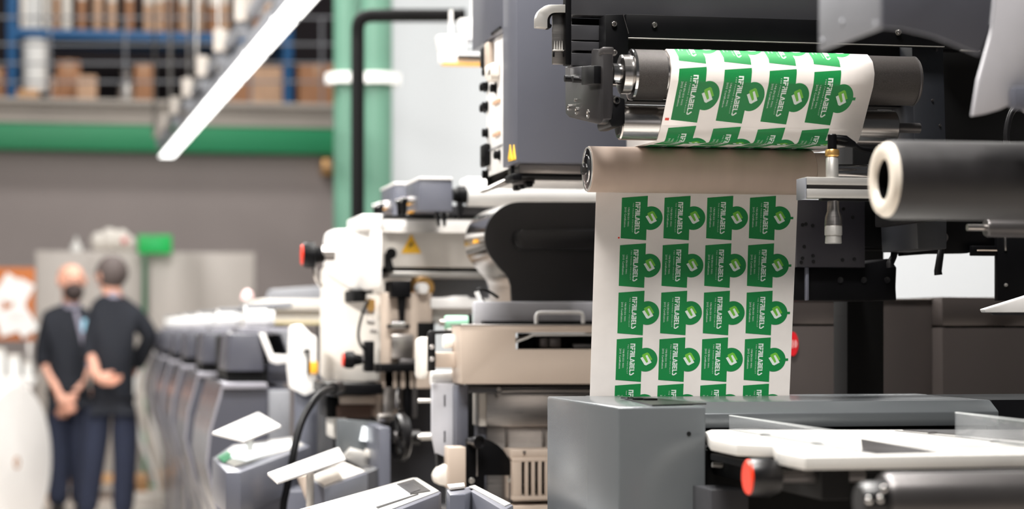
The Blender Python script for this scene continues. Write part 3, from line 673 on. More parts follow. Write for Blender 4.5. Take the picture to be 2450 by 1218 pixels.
# ------------------------------------------------------------------ black curved cover with chrome rim
Yb = 4.85
def arc(cx, cy, rx, ry, a0, a1, n):
    return [(cx+rx*math.cos(math.radians(a0+(a1-a0)*i/n)), cy-ry*math.sin(math.radians(a0+(a1-a0)*i/n))) for i in range(n+1)]
outl = [(1500, 483)]+arc(1246, 568, 86, 85, 90, 222, 20)+[(1194, 640), (1208, 654), (1217, 668), (1222, 684), (1224, 722), (1500, 722)]
T = thing('curved_cover', 'black curved dryer cover with a chrome rim and a rounded slot', 'machine cover')
MB().fp(outl, Yb, .012).ob('front_plate', black_s, T)
rim = [(x-1.5 if x < 1400 else x, y) for x, y in outl]
MB().fp(rim, Yb+.012, .27).ob('chrome_rim', chrome, T)
sl = [(1500, 549), (1252, 549)]+arc(1252, 573, 22, 24, 90, 270, 14)+[(1252, 597), (1500, 597)]
MB().fp(sl, Yb-.022, .021, .003).ob('raised_slot_bar', black_s, T)
MB().fp([(1140, 572), (1157, 570), (1157, 580), (1140, 581)], Yb+.1, .05).ob('orange_mark', orange, T)
q = P(1136, 586, Yb+.31); kk = mpp(1136, Yb)
MB().lathe((q.x-.008, q.y, q.z), (1, 0, 0), [(0, 0), (0, 30*kk), (.02, 38*kk), (.06, 38*kk), (.06, 0)], 24).ob('end_cap', chrome, T)
MB().fb(1199, 722, 1223, 776, Yb, .1, .002).ob('support_post', black, T)
MB().lathe(P(1224, 748, Yb), (0, -1, 0), [(0, 0), (0, .006), (.01, .006), (.01, 0)], 12).ob('screw', chrome, T)
MB().tube(spline([P(1188, 752, Yb-.02), P(1158, 722, Yb-.03), P(1142, 700, Yb-.03), P(1146, 692, Yb-.03), P(1166, 696, Yb-.03), P(1192, 712, Yb-.02)], 7), .0035, 8).ob('loop_cable', black, T)
MB().tube([P(1140, 698, Yb-.03), P(1148, 716, Yb-.03), P(1156, 728, Yb-.03)], .006, 10).ob('cable_sleeve', plastic_w, T)
MB().cyl(P(1160, 735, Yb-.03), P(1166, 742, Yb-.03), .012, seg=14).ob('cable_gland', chrome, T)
MB().fp([(1166, 740), (1198, 752), (1200, 776), (1162, 776)], Yb-.02, .05, .004).ob('gland_block', black, T)
done(T)
T = thing('green_knob_roller', 'mint green roller end with black knob on top of the beige unit', 'roller')
q = P(1064, 772, 4.95); kk = mpp(1080, 4.95); X1 = XY(1118, 4.95)
MB().lathe(q, (1, 0, 0), [(0, 0), (0, 15*kk), (.004, 17*kk), (X1-q.x, 17*kk), (X1-q.x, 0)], 28).ob('roller', mint, T)
MB().lathe((X1, q.y, q.z), (1, 0, 0), [(0, 0), (0, 12*kk), (.006, 22*kk), (.05, 22*kk), (.055, 16*kk), (.055, 0)], 28).ob('knob', black, T)
MB().lathe((q.x-.012, q.y, q.z), (1, 0, 0), [(0, 0), (0, 8*kk), (.012, 8*kk), (.012, 0)], 16).ob('axle', steel, T)
MB().fb(1070, 786, 1160, 800, 4.93, .05).ob('bearing_rail', alu, T)
done(T)
# ------------------------------------------------------------------ beige unit
Yg = 4.62
T = thing('beige_unit', 'beige print unit with a dark slot, steel panels and grey column below', 'printing unit')
hole = [(1234, 796), (1234, 836), (1500, 836)]
dB = .13
MB().fp([(1104, 778), (1500, 778), (1500, 796), (1234, 796), (1234, 836), (1500, 836), (1500, 919), (1104, 919)], Yg, dB, .002).ob('front_shell', beige, T)
MB().fb(1102, 776, 1500, 779, Yg-.002, dB+.02, .001).ob('top_edge', steel, T)
MB().fb(1240, 797, 1500, 835, Yg+.1, .01, 0).ob('slot_back', black_m, T)
MB().fp([(1235, 816), (1260, 806), (1274, 799), (1500, 799), (1500, 803), (1276, 804), (1262, 811), (1235, 821)], Yg+.004, .09).ob('slot_lip', alu, T)
for x0, x1 in ((1292, 1312), (1314, 1342)): MB().fb(x0, 808, x1, 832, Yg+.04, .04, .003).ob('slot_fitting', steel_d, T)
MB().fb(1370, 822, 1500, 836, Yg+.05, .03).ob('slot_rail', gray_d, T)
MB().fb(1135, 722, 1500, 778, Yg+.18, .03, .003).ob('rear_cover', M('silver_paint', c(190, 190, 196), .4), T)
MB().fb(1160, 768, 1500, 780, Yg+.12, .05).ob('dark_ledge', black, T)
hp = [P(1283, 774, Yg+.1), P(1283, 756, Yg+.1), P(1286, 750, Yg+.1), P(1294, 748, Yg+.1), P(1384, 748, Yg+.1), P(1392, 750, Yg+.1), P(1395, 756, Yg+.1), P(1395, 774, Yg+.1)]
MB().tube(hp, .0042, 12).ob('handle', white, T)
# side roller bracket
MB().fp([(1024, 796), (1030, 791), (1082, 791), (1082, 798), (1042, 800), (1042, 888), (1024, 888)], Yg+.06, .01, .001).ob('side_bracket', black_s, T)
for y in (830, 859): screw(1033, y, Yg+.058, 5, T)
q = P(1060, 817, Yg+.12); kk = mpp(1060, Yg); X1 = XY(1110, Yg+.12)
MB().lathe(q, (1, 0, 0), [(0, 0), (0, 15*kk), (.006, 17*kk), (X1-q.x, 17*kk), (X1-q.x, 0)], 28).ob('small_roller', plastic_w, T)
MB().fb(1040, 843, 1110, 880, Yg+.08, .04, .003).ob('bracket_bar', beige, T)
q = P(1030, 905, Yg+.14); X1 = XY(1110, Yg+.14)
MB().lathe(q, (1, .0, 0), [(0, 0), (0, 16*kk), (.006, 19*kk), (X1-q.x, 19*kk), (X1-q.x, 0)], 28).ob('lower_roller', plastic_w, T)
MB().fp([(1004, 812), (1026, 804), (1026, 900), (1016, 910), (1004, 905)], Yg+.2, .08, .008).ob('cream_shield', offwhite, T)
# grey column and frame
MB().fp([(1034, 918), (1090, 918), (1090, 1100), (1044, 1090), (1034, 1040)], Yg+.1, .02, .002).ob('side_plate', MATS['silver_paint'], T)
MB().fb(1092, 922, 1120, 1100, Yg+.05, .1).ob('column', gray, T)
MB().fb(1116, 890, 1500, 1700, Yg+.20, .02).ob('dark_back', black_m, T)
MB().fb(1120, 925, 1500, 940, Yg+.05, .05).ob('upper_rail', gray_d, T)
MB().fb(1200, 934, 1500, 938, Yg+.04, .02).ob('rail_edge', steel, T)
for y in (932, 944): screw(1194, y, Yg+.045, 4, T, steel)
MB().fb(1146, 940, 1164, 1020, Yg+.08, .08).ob('end_strip', offwhite, T)
MB().fb(1164, 940, 1500, 1020, Yg+.07, .06).ob('steel_panel', steel, T)
MB().fb(1146, 1020, 1164, 1180, Yg+.10, .06).ob('panel_edge', gray, T)
MB().fb(1164, 1020, 1500, 1400, Yg+.11, .06).ob('lower_panel', steel, T)
for x in (1213, 1302): MB().fb(x-4, 1022, x+4, 1082, Yg+.105, .01).ob('panel_seam_bar', steel, T)
for y in (959, 1045):
    yy = Yg+.15; a, b = P(1000, y, yy), P(1066, y, yy); MB().cyl(a, b, 5*mpp(1030, yy), seg=16).ob('stud', alu, T)
    MB().fb(1060, y-16, 1068, y+16, yy-.05, .04).ob('stud_flange', gray_l, T)
# black quadrant
qd = [(1116, 1050), (1140, 1046)]+arc(1140, 1134, 84, 86, 86, 4, 14)+[(1226, 1180), (1226, 1215), (1221, 1215), (1221, 1140), (1160, 1140), (1160, 1178), (1118, 1178)]
MB().fp([(1116, 1050), (1146, 1048)]+arc(1140, 1134, 86, 86, 80, 5, 14)+[(1227, 1138), (1160, 1138), (1160, 1180), (1118, 1180)], Yg-.02, .02, .002).ob('quadrant_plate', black, T)
MB().fb(1221, 1130, 1228, 1215, Yg-.018, .02).ob('quadrant_arm', steel_d, T)
q = P(1126, 1056, Yg-.02); kk = mpp(1126, Yg)
MB().lathe(q, (.3, -1, 0), [(0, 0), (0, 10*kk), (.02, 11*kk), (.03, 16*kk), (.045, 16*kk), (.045, 12*kk), (.038, 11*kk), (.038, 0)], 28).ob('quadrant_knob', black_s, T)
MB().fb(1140, 1064, 1143, 1140, Yg-.026, .004).ob('quadrant_edge', steel, T)
screw(1128, 1150, Yg-.02, 7, T, alu); screw(1219, 1150, Yg-.022, 4, T, alu)
MB().fb(1073, 1070, 1115, 1170, Yg-.04, .06, .003).ob('cream_post', beige, T)
MB().fp([(1040, 1140), (1052, 1120), (1076, 1110), (1076, 1165), (1046, 1160)], Yg-.02, .06, .008).ob('cream_foot', offwhite, T)
MB().fp([(1046, 1085), (1062, 1092), (1058, 1110), (1048, 1130)], Yg+.02, .03).ob('dark_wedge', black, T)
# slotted vent box
vb = Yg-.05
MB().fb(1224, 1076, 1400, 1100, vb+.01, .1).ob('vent_lid', beige, T)
MB().fb(1228, 1097, 1248, 1196, vb, .1, .001).ob('vent_side', beige, T)
for i in range(8):
    x = 1256+i*16; MB().fb(x, 1103, x+8, 1188, vb, .012, .0006).ob('vent_slat', beige, T)
MB().fb(1228, 1096, 1400, 1104, vb-.001, .1, .001).ob('vent_top_bar', beige, T)
MB().fb(1228, 1187, 1400, 1197, vb-.001, .1, .001).ob('vent_bottom_bar', beige, T)
MB().fb(1248, 1104, 1400, 1187, vb+.09, .01).ob('vent_back', gray_d, T)
for x, y in ((1262, 1180), (1282, 1172), (1308, 1176)): MB().fb(x-8, y-20, x+8, y+8, vb+.05, .03, .004).ob('vent_contact', black, T)
screw(1254, 1082, vb+.01, 4, T, steel)
MB().fb(1228, 1210, 1400, 1240, vb-.02, .2).ob('vent_tray', beige, T)
MB().fb(1060, 1215, 1500, 1720, Yg+.02, .15).ob('plinth', gray_d, T)
done(T)
# ------------------------------------------------------------------ grey control cabinet hanging above the press
Yk = 4.3; Xk = XY(1237, Yk); Ys = PX(1203, 300, Xk).y; Ye = PX(1130, 60, Xk).y; Xr = XY(1500, Yk)
zk = P(1237, 388, Yk).z; zt = P(1237, -260, Yk).z
T = thing('control_cabinet', 'tall grey control cabinet with a white connector panel and two yellow stickers', 'cabinet')
MB().box(Xk, Xr, Yk, Ys, zk, zt, .002).ob('front_frame', gray, T)
zc = PX(1203, 68, Xk).z
MB().box(Xk, Xr, Ys+.0005, Ye, zc, zt, .001).ob('upper_housing', gray, T)
Yw = PX(1152, 300, Xk).y
wp = MB().box(Xk+.012, Xr, Ys+.001, Yw, PX(1203, 432, Xk).z, zc-.001, .001).ob('connector_panel', white, T)
Xp = Xk+.012
for x, y in ((1162, 209), (1187, 211), (1162, 259), (1196, 371), (1170, 381)):
    q = PX(x, y, Xp); MB().lathe(q, (-1, 0, 0), [(0, 0), (0, .012), (.003, .012), (.004, .009), (.012, .010), (.014, .007), (.014, 0)], 16).ob('panel_knob', black, wp)
for x, y in ((1153, 215), (1153, 262), (1153, 325), (1153, 423), (1154, 180)):
    q = PX(x, y, Xp); q.y = Yw-.012; MB().lathe(q, (-1, 0, 0), [(0, 0), (0, .012), (.003, .012), (.004, .009), (.012, .010), (.014, 0)], 16).ob('panel_knob', black, wp)
for y0, y1 in ((123, 170), (352, 405)):
    a, b = PX(1154, y0, Xp), PX(1154, y1, Xp); MB().box(Xp-.014, Xp-.001, Yw-.05, Yw+.01, b.z, a.z, .004).ob('connector', black, wp)
a, b = PX(1160, 116, Xp), PX(1160, 181, Xp); MB().box(Xp-.016, Xp-.001, Yw-.09, Yw-.055, b.z, a.z, .003).ob('beige_bar', beige, wp)
for x, y in ((1184, 172), (1193, 168), (1190, 180)): q = PX(x, y, Xp); MB().box(Xp-.02, Xp-.001, q.y-.02, q.y+.02, q.z-.014, q.z+.014, .003).ob('cable_clip', offwhite, wp)
for y in (244, 321): q = PX(1191, y, Xp); MB().box(Xp-.006, Xp-.0005, q.y-.035, q.y+.035, q.z-.004, q.z+.004, .001).ob('panel_slot', card_l, wp)
q, q2 = PX(1174, 360, Xp), PX(1203, 346, Xp); MB().tube([q-Vector((.002, 0, 0)), q2-Vector((.002, 0, 0))], .002, 6).ob('panel_fold', gray_l, wp)
q, q2 = PX(1178, 72, Xk), PX(1200, 66, Xk); MB().box(Xk-.004, Xk-.0005, min(q.y, q2.y), max(q.y, q2.y), zc+.002, zc+.006, 0).ob('latch', black, T)
for x0, x1, x2 in ((1215, 1219.5, 1224), (1224, 1228.5, 1233)):
    MB().sp([(x0, 382), (x1, 346), (x2, 381)], Xk-.002, .0015).ob('yellow_sticker', yellow, T)
MB().sp([(1216, 384), (1233, 380), (1233, 382), (1216, 386)], Xk-.002, .0015).ob('sticker_base', yellow, T)
q = PX(1215, 402, Xk); MB().lathe((Xk+.02, q.y, q.z+.012), (0, 0, -1), [(0, 0), (0, .014), (.03, .014), (.034, 0)], 16).ob('bottom_knob', black, T)
MB().box(Xp, Xr, Yk+.04, Yw, P(1237, 418, Yk).z, zk-.0005, .002).ob('base_profile', steel, T)
MB().fp([(1168, 451), (1236, 414), (1262, 414), (1262, 426), (1228, 436), (1180, 454)], Yk+.16, .12, .002).ob('drip_edge', steel, T)
MB().fb(1228, 416, 1500, 424, Yk+.03, .08).ob('black_rail', black, T)
MB().fb(1227, 415, 1250, 432, Yk+.02, .09, .003).ob('rail_block', black, T)
for x, y in ((1240, 448), (1253, 444), (1268, 440)):
    MB().fb(x-8, y-7, x+8, y+7, Yk+.06+(1268-x)*.003, .03, .003).ob('thumb_nut', black, T)
MB().fb(1236, 424, 1280, 440, Yk+.09, .05).ob('nut_bracket', steel_d, T)
for s in range(2):
    x = Xk+.1+s*.2; MB().box(x, x+.06, Yk+.2, Yk+.26, zt-.01, 4.6, .003).ob('ceiling_strut', gray_d, T)
done(T)
T = thing('liner_roller', 'steel roller with pale paper seen between the grey cabinet and label rollers', 'roller')
Yl = 4.5; k = mpp(1400, Yl); q = P(1340, 317, Yl); X1 = XY(1640, Yl)
MB().lathe(q, (1, 0, 0), [(0, 0), (0, 28*k), (X1-q.x, 28*k), (X1-q.x, 0)], 36).ob('roller', chrome, T)
q2 = P(1432, 317, Yl); MB().lathe(q2, (1, 0, 0), [(0, 29*k), (0, 30*k), (X1-q2.x, 30*k), (X1-q2.x, 29*k)], 36).ob('paper_wrap', paper, T)
MB().fp([(1432, 318), (1640, 318), (1640, 470), (1432, 470)], Yl-.033, .001).ob('hanging_paper', paper, T)
MB().fb(1366, 344, 1450, 352, Yl-.05, .04).ob('lower_bar', alu, T)
MB().fb(1640, 280, 1660, 1700, Yl-.05, .1).ob('side_plate', black, T)
done(T)
# ------------------------------------------------------------------ upper housing with the label rollers
Yh = 3.62
T = thing('upper_housing', 'grey housing with black rail, brackets and hook handle above the printed rollers', 'machine housing')
MB().fb(1366, -140, 2250, 49, Yh, .05, .002).ob('front_cover', gray_d, T)
MB().fb(1353, -140, 1367.5, 155, Yh-.09, .022, .002).ob('edge_strip', black, T)
for y0, y1, x1 in ((60, 96, 1450), (99.5, 121, 1450), (127, 158, 1418)): MB().fb(1366, y0, x1, y1, Yh, .03, .001).ob('cover_block', gray_d, T)
MB().fb(1368, 45, 1460, 158, Yh+.031, .02, 0).ob('gap_filler', black_m, T)
MB().fp([(1449, 35), (1490, 35), (1503.5, 80), (1503.5, 200), (1449, 200)], Yh-.06, .05, .001).ob('bracket_plate', black, T)
MB().fp([(1490, 34), (1491.5, 34), (1505, 80), (1503.5, 81)], Yh-.061, .05).ob('chamfer_edge', steel_d, T)
MB().fb(1498, 45, 2260, 100, Yh-.035, .03, .001).ob('black_rail', black, T)
MB().fb(1500, 100, 2260, 101.8, Yh-.036, .006, .0003).ob('rail_highlight', alu, T)  # pale strip stands in for the highlight on the rail's lower edge
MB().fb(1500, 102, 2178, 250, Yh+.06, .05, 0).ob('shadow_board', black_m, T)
screw(1469, 58, Yh-.06, 7, T, steel); screw(1565, 60, Yh-.035, 7, T, steel); screw(1470, 126, Yh-.19, 6, T, steel)
screw(2150, 77, Yh-.04, 6, T, steel)
# hook handle
hk = [(1353, 12), (1318, 11), (1303, 13), (1292, 20), (1284, 34), (1282, 62), (1290, 68), (1310, 66), (1318, 66), (1316, 48), (1318, 36), (1326, 30), (1353, 31)]
MB().fp([(1353, 11)]+arc(1319, 47, 36, 36, 90, 180, 12)+[(1283, 64), (1310, 67)]+arc(1330, 50, 20, 20, 180, 90, 10)+[(1353, 30)], Yh-.09, .02, .0008).ob('hook_handle', alu, T)
MB().fp([(1309, 67), (1318, 67), (1321, 60), (1316, 56), (1316, 46), (1320, 37), (1328, 33), (1353, 32), (1353, 18), (1330, 18), (1316, 26), (1310, 40)], Yh-.088, .022, .001).ob('handle_liner', black, T)
MB().fb(1322, 24, 1356, 154, Yh-.075, .006, .001).ob('handle_plate', steel, T)
for x in (1327, 1333, 1339, 1345): MB().lathe(P(x, 121, Yh-.0755), (0, 0, 1), [(0, 0), (0, .0022), (.017, .0003), (.017, 0)], 10).ob('rib_point', alu, T)
MB().fb(1323, 119, 1350, 122, Yh-.078, .004, .0005).ob('rib_base', alu, T)
for x in (1323, 1347): MB().fb(x, 124, x+4, 136, Yh-.077, .003, .0005).ob('slot_mark', black, T)
# bearing plate
Yf = 3.40; Xb = XY(1443, Yf)
bp = [(1443, 118), (1443, 285), (1440, 294), (1432, 298), (1362, 281), (1353, 272), (1352, 160), (1398, 158), (1414, 156), (1415, 122), (1418, 117)]
plate = MB().sp(bp, Xb, .0172, .0015).ob('bearing_plate', M('blackened_steel', c(60, 58, 59), .33, .55, var=.15, scale=12), T)
MB().sp([(1391, 160), (1421, 157), (1421, 200), (1391, 203)], Xb-.012, .0118, .001).ob('clamp_block', black, T)
MB().sp([(1364, 160), (1391, 159), (1391, 190), (1364, 190)], Xb-.004, .0038, .001).ob('slide_block', gray_d, T)
for x, y in ((1360, 188), (1380, 190)):
    q = PX(x, y, Xb-.007); MB().cyl(q-Vector((.007, 0, 0)), q+Vector((.007, 0, 0)), .006, seg=14).ob('thumb_screw', black_s, T)
for x, y, r in ((1361, 258, .006), (1379, 266, .007), (1407, 273, .008), (1376, 240, .003), (1429, 177, .009)):
    q = PX(x, y, Xb); MB().lathe(q, (-1, 0, 0), [(0, 0), (0, r), (.0015, r), (.0015, r*.65), (.0004, r*.6), (.0004, 0)], 20).ob('socket_screw', steel, T)
MB().fp([(1466, 226), (1496, 236), (1496, 296), (1484, 303), (1462, 303), (1458, 290)], Yf+.0, .09, .003).ob('bearing_block', black, T)
q = P(1474, 240, Yf+.0); MB().lathe(q, (.5, -1, 0), [(0, .0045), (0, .0062), (.003, .0062), (.003, .0045)], 20).ob('bearing_ring', steel, T)
MB().fb(1441, 112, 1470, 130, Yf-.001, .03, .003).ob('plate_cap', steel_d, T)
# right-hand side frame
MB().fp([(2180, 40), (2256, 40), (2266, 420), (2266, 596), (2196, 596), (2188, 420)], Yh, .18, .003).ob('side_frame', M('blue_black_paint', c(24, 26, 31), .4), T)
for x, y in ((2205, 96), (2240, 120), (2230, 240), (2248, 300), (2212, 360)): screw(x, y, Yh, 3, T, steel_d)
MB().fb(2175, 30, 2290, 60, Yh-.01, .2, .002).ob('frame_cap', black, T)
for x in (1385, 2200):
    X = XY(x, Yh+.2); MB().box(X-.03, X+.03, Yh+.04, Yh+.1, P(1500, -100, Yh).z, 4.8, .003).ob('hanger', gray_d, T)
done(T)
Yu = 3.445; ku = mpp(1540, Yu); cu = P(1540, 179, Yu); ru = 61*ku
def spanlathe(T, name, Yc, cz, mat, prof, seg=48, label=None):     # prof: (px, radius) along the press width
    x0 = XY(prof[0][0], Yc); return MB().lathe((x0, Yc, cz), (1, 0, 0), [(XY(a, Yc)-x0, r) for a, r in prof], seg).ob(name, mat, T, label=label)
T = thing('upper_label_roller', 'knurled dark roller carrying the printed labels over the top', 'roller')
spanlathe(T, 'shaft', Yu, cu.z, chrome, [(1464, 0), (1464, 26*ku), (1484, 26*ku), (1484, 0)])
spanlathe(T, 'collar', Yu, cu.z, steel_r, [(1482, 0), (1482, 40*ku), (1485, 47*ku), (1507, 47*ku), (1507, 0)])
spanlathe(T, 'flange', Yu, cu.z, chrome, [(1506, 0), (1506, 56*ku), (1508, ru), (1514, ru), (1514, 0)])
spanlathe(T, 'knurled_sleeve', Yu, cu.z, knurl, [(1514, ru*.99), (1514, ru*.985), (1584, ru*.985), (1584, 0), ], 64)
spanlathe(T, 'polished_band', Yu, cu.z, steel_r, [(1584, 0), (1584, ru*.96), (1606, ru*.96), (1606, 0)])
spanlathe(T, 'knurled_body', Yu, cu.z, knurl, [(1606, 0), (1606, ru*.985), (2180, ru*.985), (2184, ru*.93), (2188, ru*.93), (2188, 0)], 64)
spanlathe(T, 'end_ring', Yu, cu.z, steel_d, [(2180, ru*.9), (2181, ru), (2184, ru), (2185, ru*.9)], 48)
done(T)
Yc = 3.475; kc = mpp(1500, Yc); cc = P(1500, 293, Yc); rc = 42*kc
T = thing('chrome_roller', 'bright turned steel roller under the knurled roller', 'roller')
spanlathe(T, 'barrel', Yc, cc.z, steel_r, [(1480, 0), (1480, rc*.92), (1483, rc), (2136, rc), (2139, rc*.9), (2139, 0)], 64)
spanlathe(T, 'bearing_seal', Yc, cc.z, black_s, [(1476, 0), (1476, rc*.5), (1477, rc*.72), (1481, rc*.72), (1481, 0)], 40)
spanlathe(T, 'axle', Yc, cc.z, steel_d, [(1460, 0), (1460, rc*.3), (2200, rc*.3), (2200, 0)], 20)
done(T)
Y3 = 3.585; k3 = mpp(1420, Y3); c3 = P(1420, 405, Y3); r3 = 55*k3
T = thing('paper_wrapped_roller', 'thick beige roller with a chrome hub where the label web turns down', 'roller')
spanlathe(T, 'barrel', Y3, c3.z, liner, [(1406, r3*.8), (1406, r3*.97), (1408, r3), (1937, r3), (1939, r3*.96), (1939, 0)], 64)
spanlathe(T, 'hub', Y3, c3.z, chrome, [(1399, 0), (1399, r3*.45), (1401, r3*.6), (1403, r3*.62), (1404, r3*.86), (1406, r3*.93), (1410, r3*.93), (1410, 0)], 48)
spanlathe(T, 'rim_ring', Y3, c3.z, alu, [(1404, r3*.9), (1404, r3*.965), (1407, r3*.965), (1407, r3*.9)], 48)
spanlathe(T, 'hex_bolt', Y3, c3.z, black_s, [(1391, 0), (1391, r3*.22), (1393, r3*.25), (1399, r3*.25), (1399, 0)], 6)
spanlathe(T, 'tapered_end', Y3, c3.z, beige, [(1939, 0), (1939, r3*.88), (1980, r3*.88), (1988, r3*.7), (1988, 0)], 48)
spanlathe(T, 'axle', Y3, c3.z, chrome, [(1985, 0), (1985, r3*.4), (2200, r3*.4), (2200, 0)], 28)
done(T)
# ------------------------------------------------------------------ label artwork (units: pixels of one label, reading turned clockwise)
GL = {'n': ['110', '101', '101', '101', '101']}
def strokes():                                     # heavy stencil capitals as bars in a 10 x 12 cell: x along the word, y from top to foot
    L = {}
    L['N'] = [(0, 0, 8, 3), (0, 0, 2.6, 12), (5.4, 0, 8, 12)]
    L['E1'] = [(0, 0, 7, 2.6), (0, 4.7, 6, 7.3), (0, 4.7, 2.6, 12)]
    L['R'] = [(0, 0, 7.6, 2.6), (5, 0, 7.6, 6.6), (1.6, 4.6, 7.6, 7), (0, 0, 2.4, 3), (0, 7, 2.6, 12), (5.2, 7, 7.8, 12)]
    L['I'] = [(0, 0, 2.6, 12)]
    L['L'] = [(0, 0, 2.6, 12), (0, 9.4, 6.6, 12)]
    L['A'] = [[(3, 0), (5.6, 0), (9.4, 12), (6.6, 12), (4.3, 4), (2.6, 8.6), (4.6, 8.6), (5.2, 10.8), (1.8, 10.8), (1.4, 12), (-.9, 12)]]
    L['B'] = [(0, 0, 7, 2.4), (4.8, 0, 7.2, 12), (0, 4.8, 7, 7.2), (0, 9.6, 7, 12), (0, 4.8, 2.4, 12)]
    L['E'] = [(0, 0, 7, 2.4), (0, 4.8, 6, 7.2), (0, 9.6, 7, 12), (0, 0, 2.4, 5), (0, 7, 2.4, 12)]
    L['S'] = [[(0, .8), (2, 0), (6.6, 6.6), (6.6, 10), (4.8, 12), (0, 12), (0, 9.4), (3.8, 9.4), (4, 7.6), (0, 2.6)]]
    return L
ST = strokes()
def label_quads():
    out = []; x = 0
    adv = {'N': 9.4, 'E1': 8.2, 'R': 8.8, 'I': 3.8, 'L': 7.6, 'A': 9.6, 'B': 8.6, 'E': 8.2, 'S': 7}
    word = ['N', 'E1', 'R', 'I', 'L', 'A', 'B', 'E', 'L', 'S']; tot = sum(adv[g] for g in word)-.4
    for g in word:
        for s in ST[g]:
            pl = [(s[0], s[1]), (s[2], s[1]), (s[2], s[3]), (s[0], s[3])] if isinstance(s, tuple) else s
            out.append([(44.9-q/12*11.6, 15+(x+p)*76/tot) for p, q in pl])
        x += adv[g]
    return out
def text_tris(body, x0, x1, y0, y1):               # built-in font, fitted so that it reads down the label
    cu_ = bpy.data.curves.new('t', 'FONT'); cu_.body = body; cu_.size = 1; cu_.resolution_u = 1
    o = bpy.data.objects.new('t', cu_); COL.objects.link(o); dg = bpy.context.evaluated_depsgraph_get()
    me = bpy.data.meshes.new_from_object(o.evaluated_get(dg)); bpy.data.objects.remove(o)
    vs = [v.co.copy() for v in me.vertices]; fs = [list(p.vertices) for p in me.polygons]; bpy.data.meshes.remove(me)
    ax, bx = min(v.x for v in vs), max(v.x for v in vs); ay, by = min(v.y for v in vs), max(v.y for v in vs)
    return [(x0+(v.y-ay)/(by-ay)*(x1-x0), y0+(v.x-ax)/(bx-ax)*(y1-y0)) for v in vs], fs
TXT = [text_tris('UNI EN ISO 9001:', 15.6, 19.6, 28, 74), text_tris('2015 Certification', 7.6, 12.0, 27, 75), text_tris('T H E   P H A R M A   S P E C I A L I S T', 26.8, 29.4, 17, 87)]
crop = lambda l: [(x/10.15-5.2+.0415*(y/10.15-7.2), y/10.15-7.2) for x, y in l]
EMB_L = [crop([(668, 505), (690, 485), (790, 440), (832, 462), (915, 610), (865, 635), (790, 500), (750, 520), (815, 667), (773, 695), (680, 548)])]
EMB_W = [crop([(625, 575), (680, 548), (773, 695), (815, 667), (750, 520), (790, 500), (897, 684), (765, 755), (722, 740)])]
def outline(tab):
    o = [(0, 4.6), (62, 0), (62, 26.4)]
    for i in range(23):
        a = math.radians(-108.5+217*i/22); o.append((71+28.4*math.cos(a), 53.4+28.4*math.sin(a)))
        if tab and i == 11: o[-1:] = [(99.2, 50.5), (105.5, 50.3), (105.5, 56), (99.2, 56.2)]
    return o+[(62, 80.4), (62, 106.4), (1, 101.6)]
def poly_bm(polys, cuts=0, clip=None):
    bm = bmesh.new()
    for i, p in enumerate(polys):
        f = bm.faces.new([bm.verts.new((x, y, (i % 5) if len(polys) > 9 else 0)) for x, y in p])
        f.normal_update()
        if f.normal.z < 0: f.normal_flip()
    bmesh.ops.triangulate(bm, faces=bm.faces[:])
    if clip is not None:
        for lim, nrm in ((clip[0], (0, -1, 0)), (clip[1], (0, 1, 0))):
            bmesh.ops.bisect_plane(bm, geom=bm.verts[:]+bm.edges[:]+bm.faces[:], plane_co=(0, lim, 0), plane_no=nrm, clear_outer=True)
    for i in range(1, cuts):
        bmesh.ops.bisect_plane(bm, geom=bm.verts[:]+bm.edges[:]+bm.faces[:], plane_co=(0, 108*i/cuts, 0), plane_no=(0, 1, 0))
    return bm
def txt_bm(clip=None, cuts=0):
    bm = poly_bm(label_quads(), cuts, clip)
    b2 = bmesh.new()
    for vs, fs in TXT:
        v = [b2.verts.new((x, y, 0)) for x, y in vs]
        for f in fs:
            try: b2.faces.new([v[i] for i in f])
            except ValueError: pass
    if clip is not None:
        for lim, nrm in ((clip[0], (0, -1, 0)), (clip[1], (0, 1, 0))):
            bmesh.ops.bisect_plane(b2, geom=b2.verts[:]+b2.edges[:]+b2.faces[:], plane_co=(0, lim, 0), plane_no=nrm, clear_outer=True)
    me = bpy.data.meshes.new('t'); b2.to_mesh(me); b2.free(); bm.from_mesh(me); bpy.data.meshes.remove(me); return bm
def put(bm, name, mats, fn, parent, thick=0):
    if not bm.verts: bm.free(); return None
    if thick:
        r = bmesh.ops.extrude_face_region(bm, geom=bm.faces[:]); 
        for v in [g for g in r['geom'] if isinstance(g, bmesh.types.BMVert)]: v.co.z += 1
    for v in bm.verts: v.co = fn(v.co.x, v.co.y, v.co.z)
    bmesh.ops.recalc_face_normals(bm, faces=bm.faces[:]) if thick else None
    me = bpy.data.meshes.new(name); bm.to_mesh(me); bm.free()
    for m in mats: me.materials.append(m)
    o = bpy.data.objects.new(name, me); COL.objects.link(o); o.parent = parent; return o
def add_label(parent, fn, tab, cuts=0, clip=None):
    g = put(poly_bm([outline(tab)], cuts, clip), 'label', [green], lambda x, y, z: fn(x, y, .0002+z*.00015), parent, 1)
    if g is None: return
    put(txt_bm(clip, cuts), 'lettering', [ink_w], lambda x, y, z: fn(x, y, .0005+z*.00006), g)
    put(poly_bm(EMB_L, cuts, clip), 'emblem_lime', [lime], lambda x, y, z: fn(x, y, .0005), g)
    put(poly_bm(EMB_W, cuts, clip), 'emblem_white', [ink_w], lambda x, y, z: fn(x, y, .0007), g)
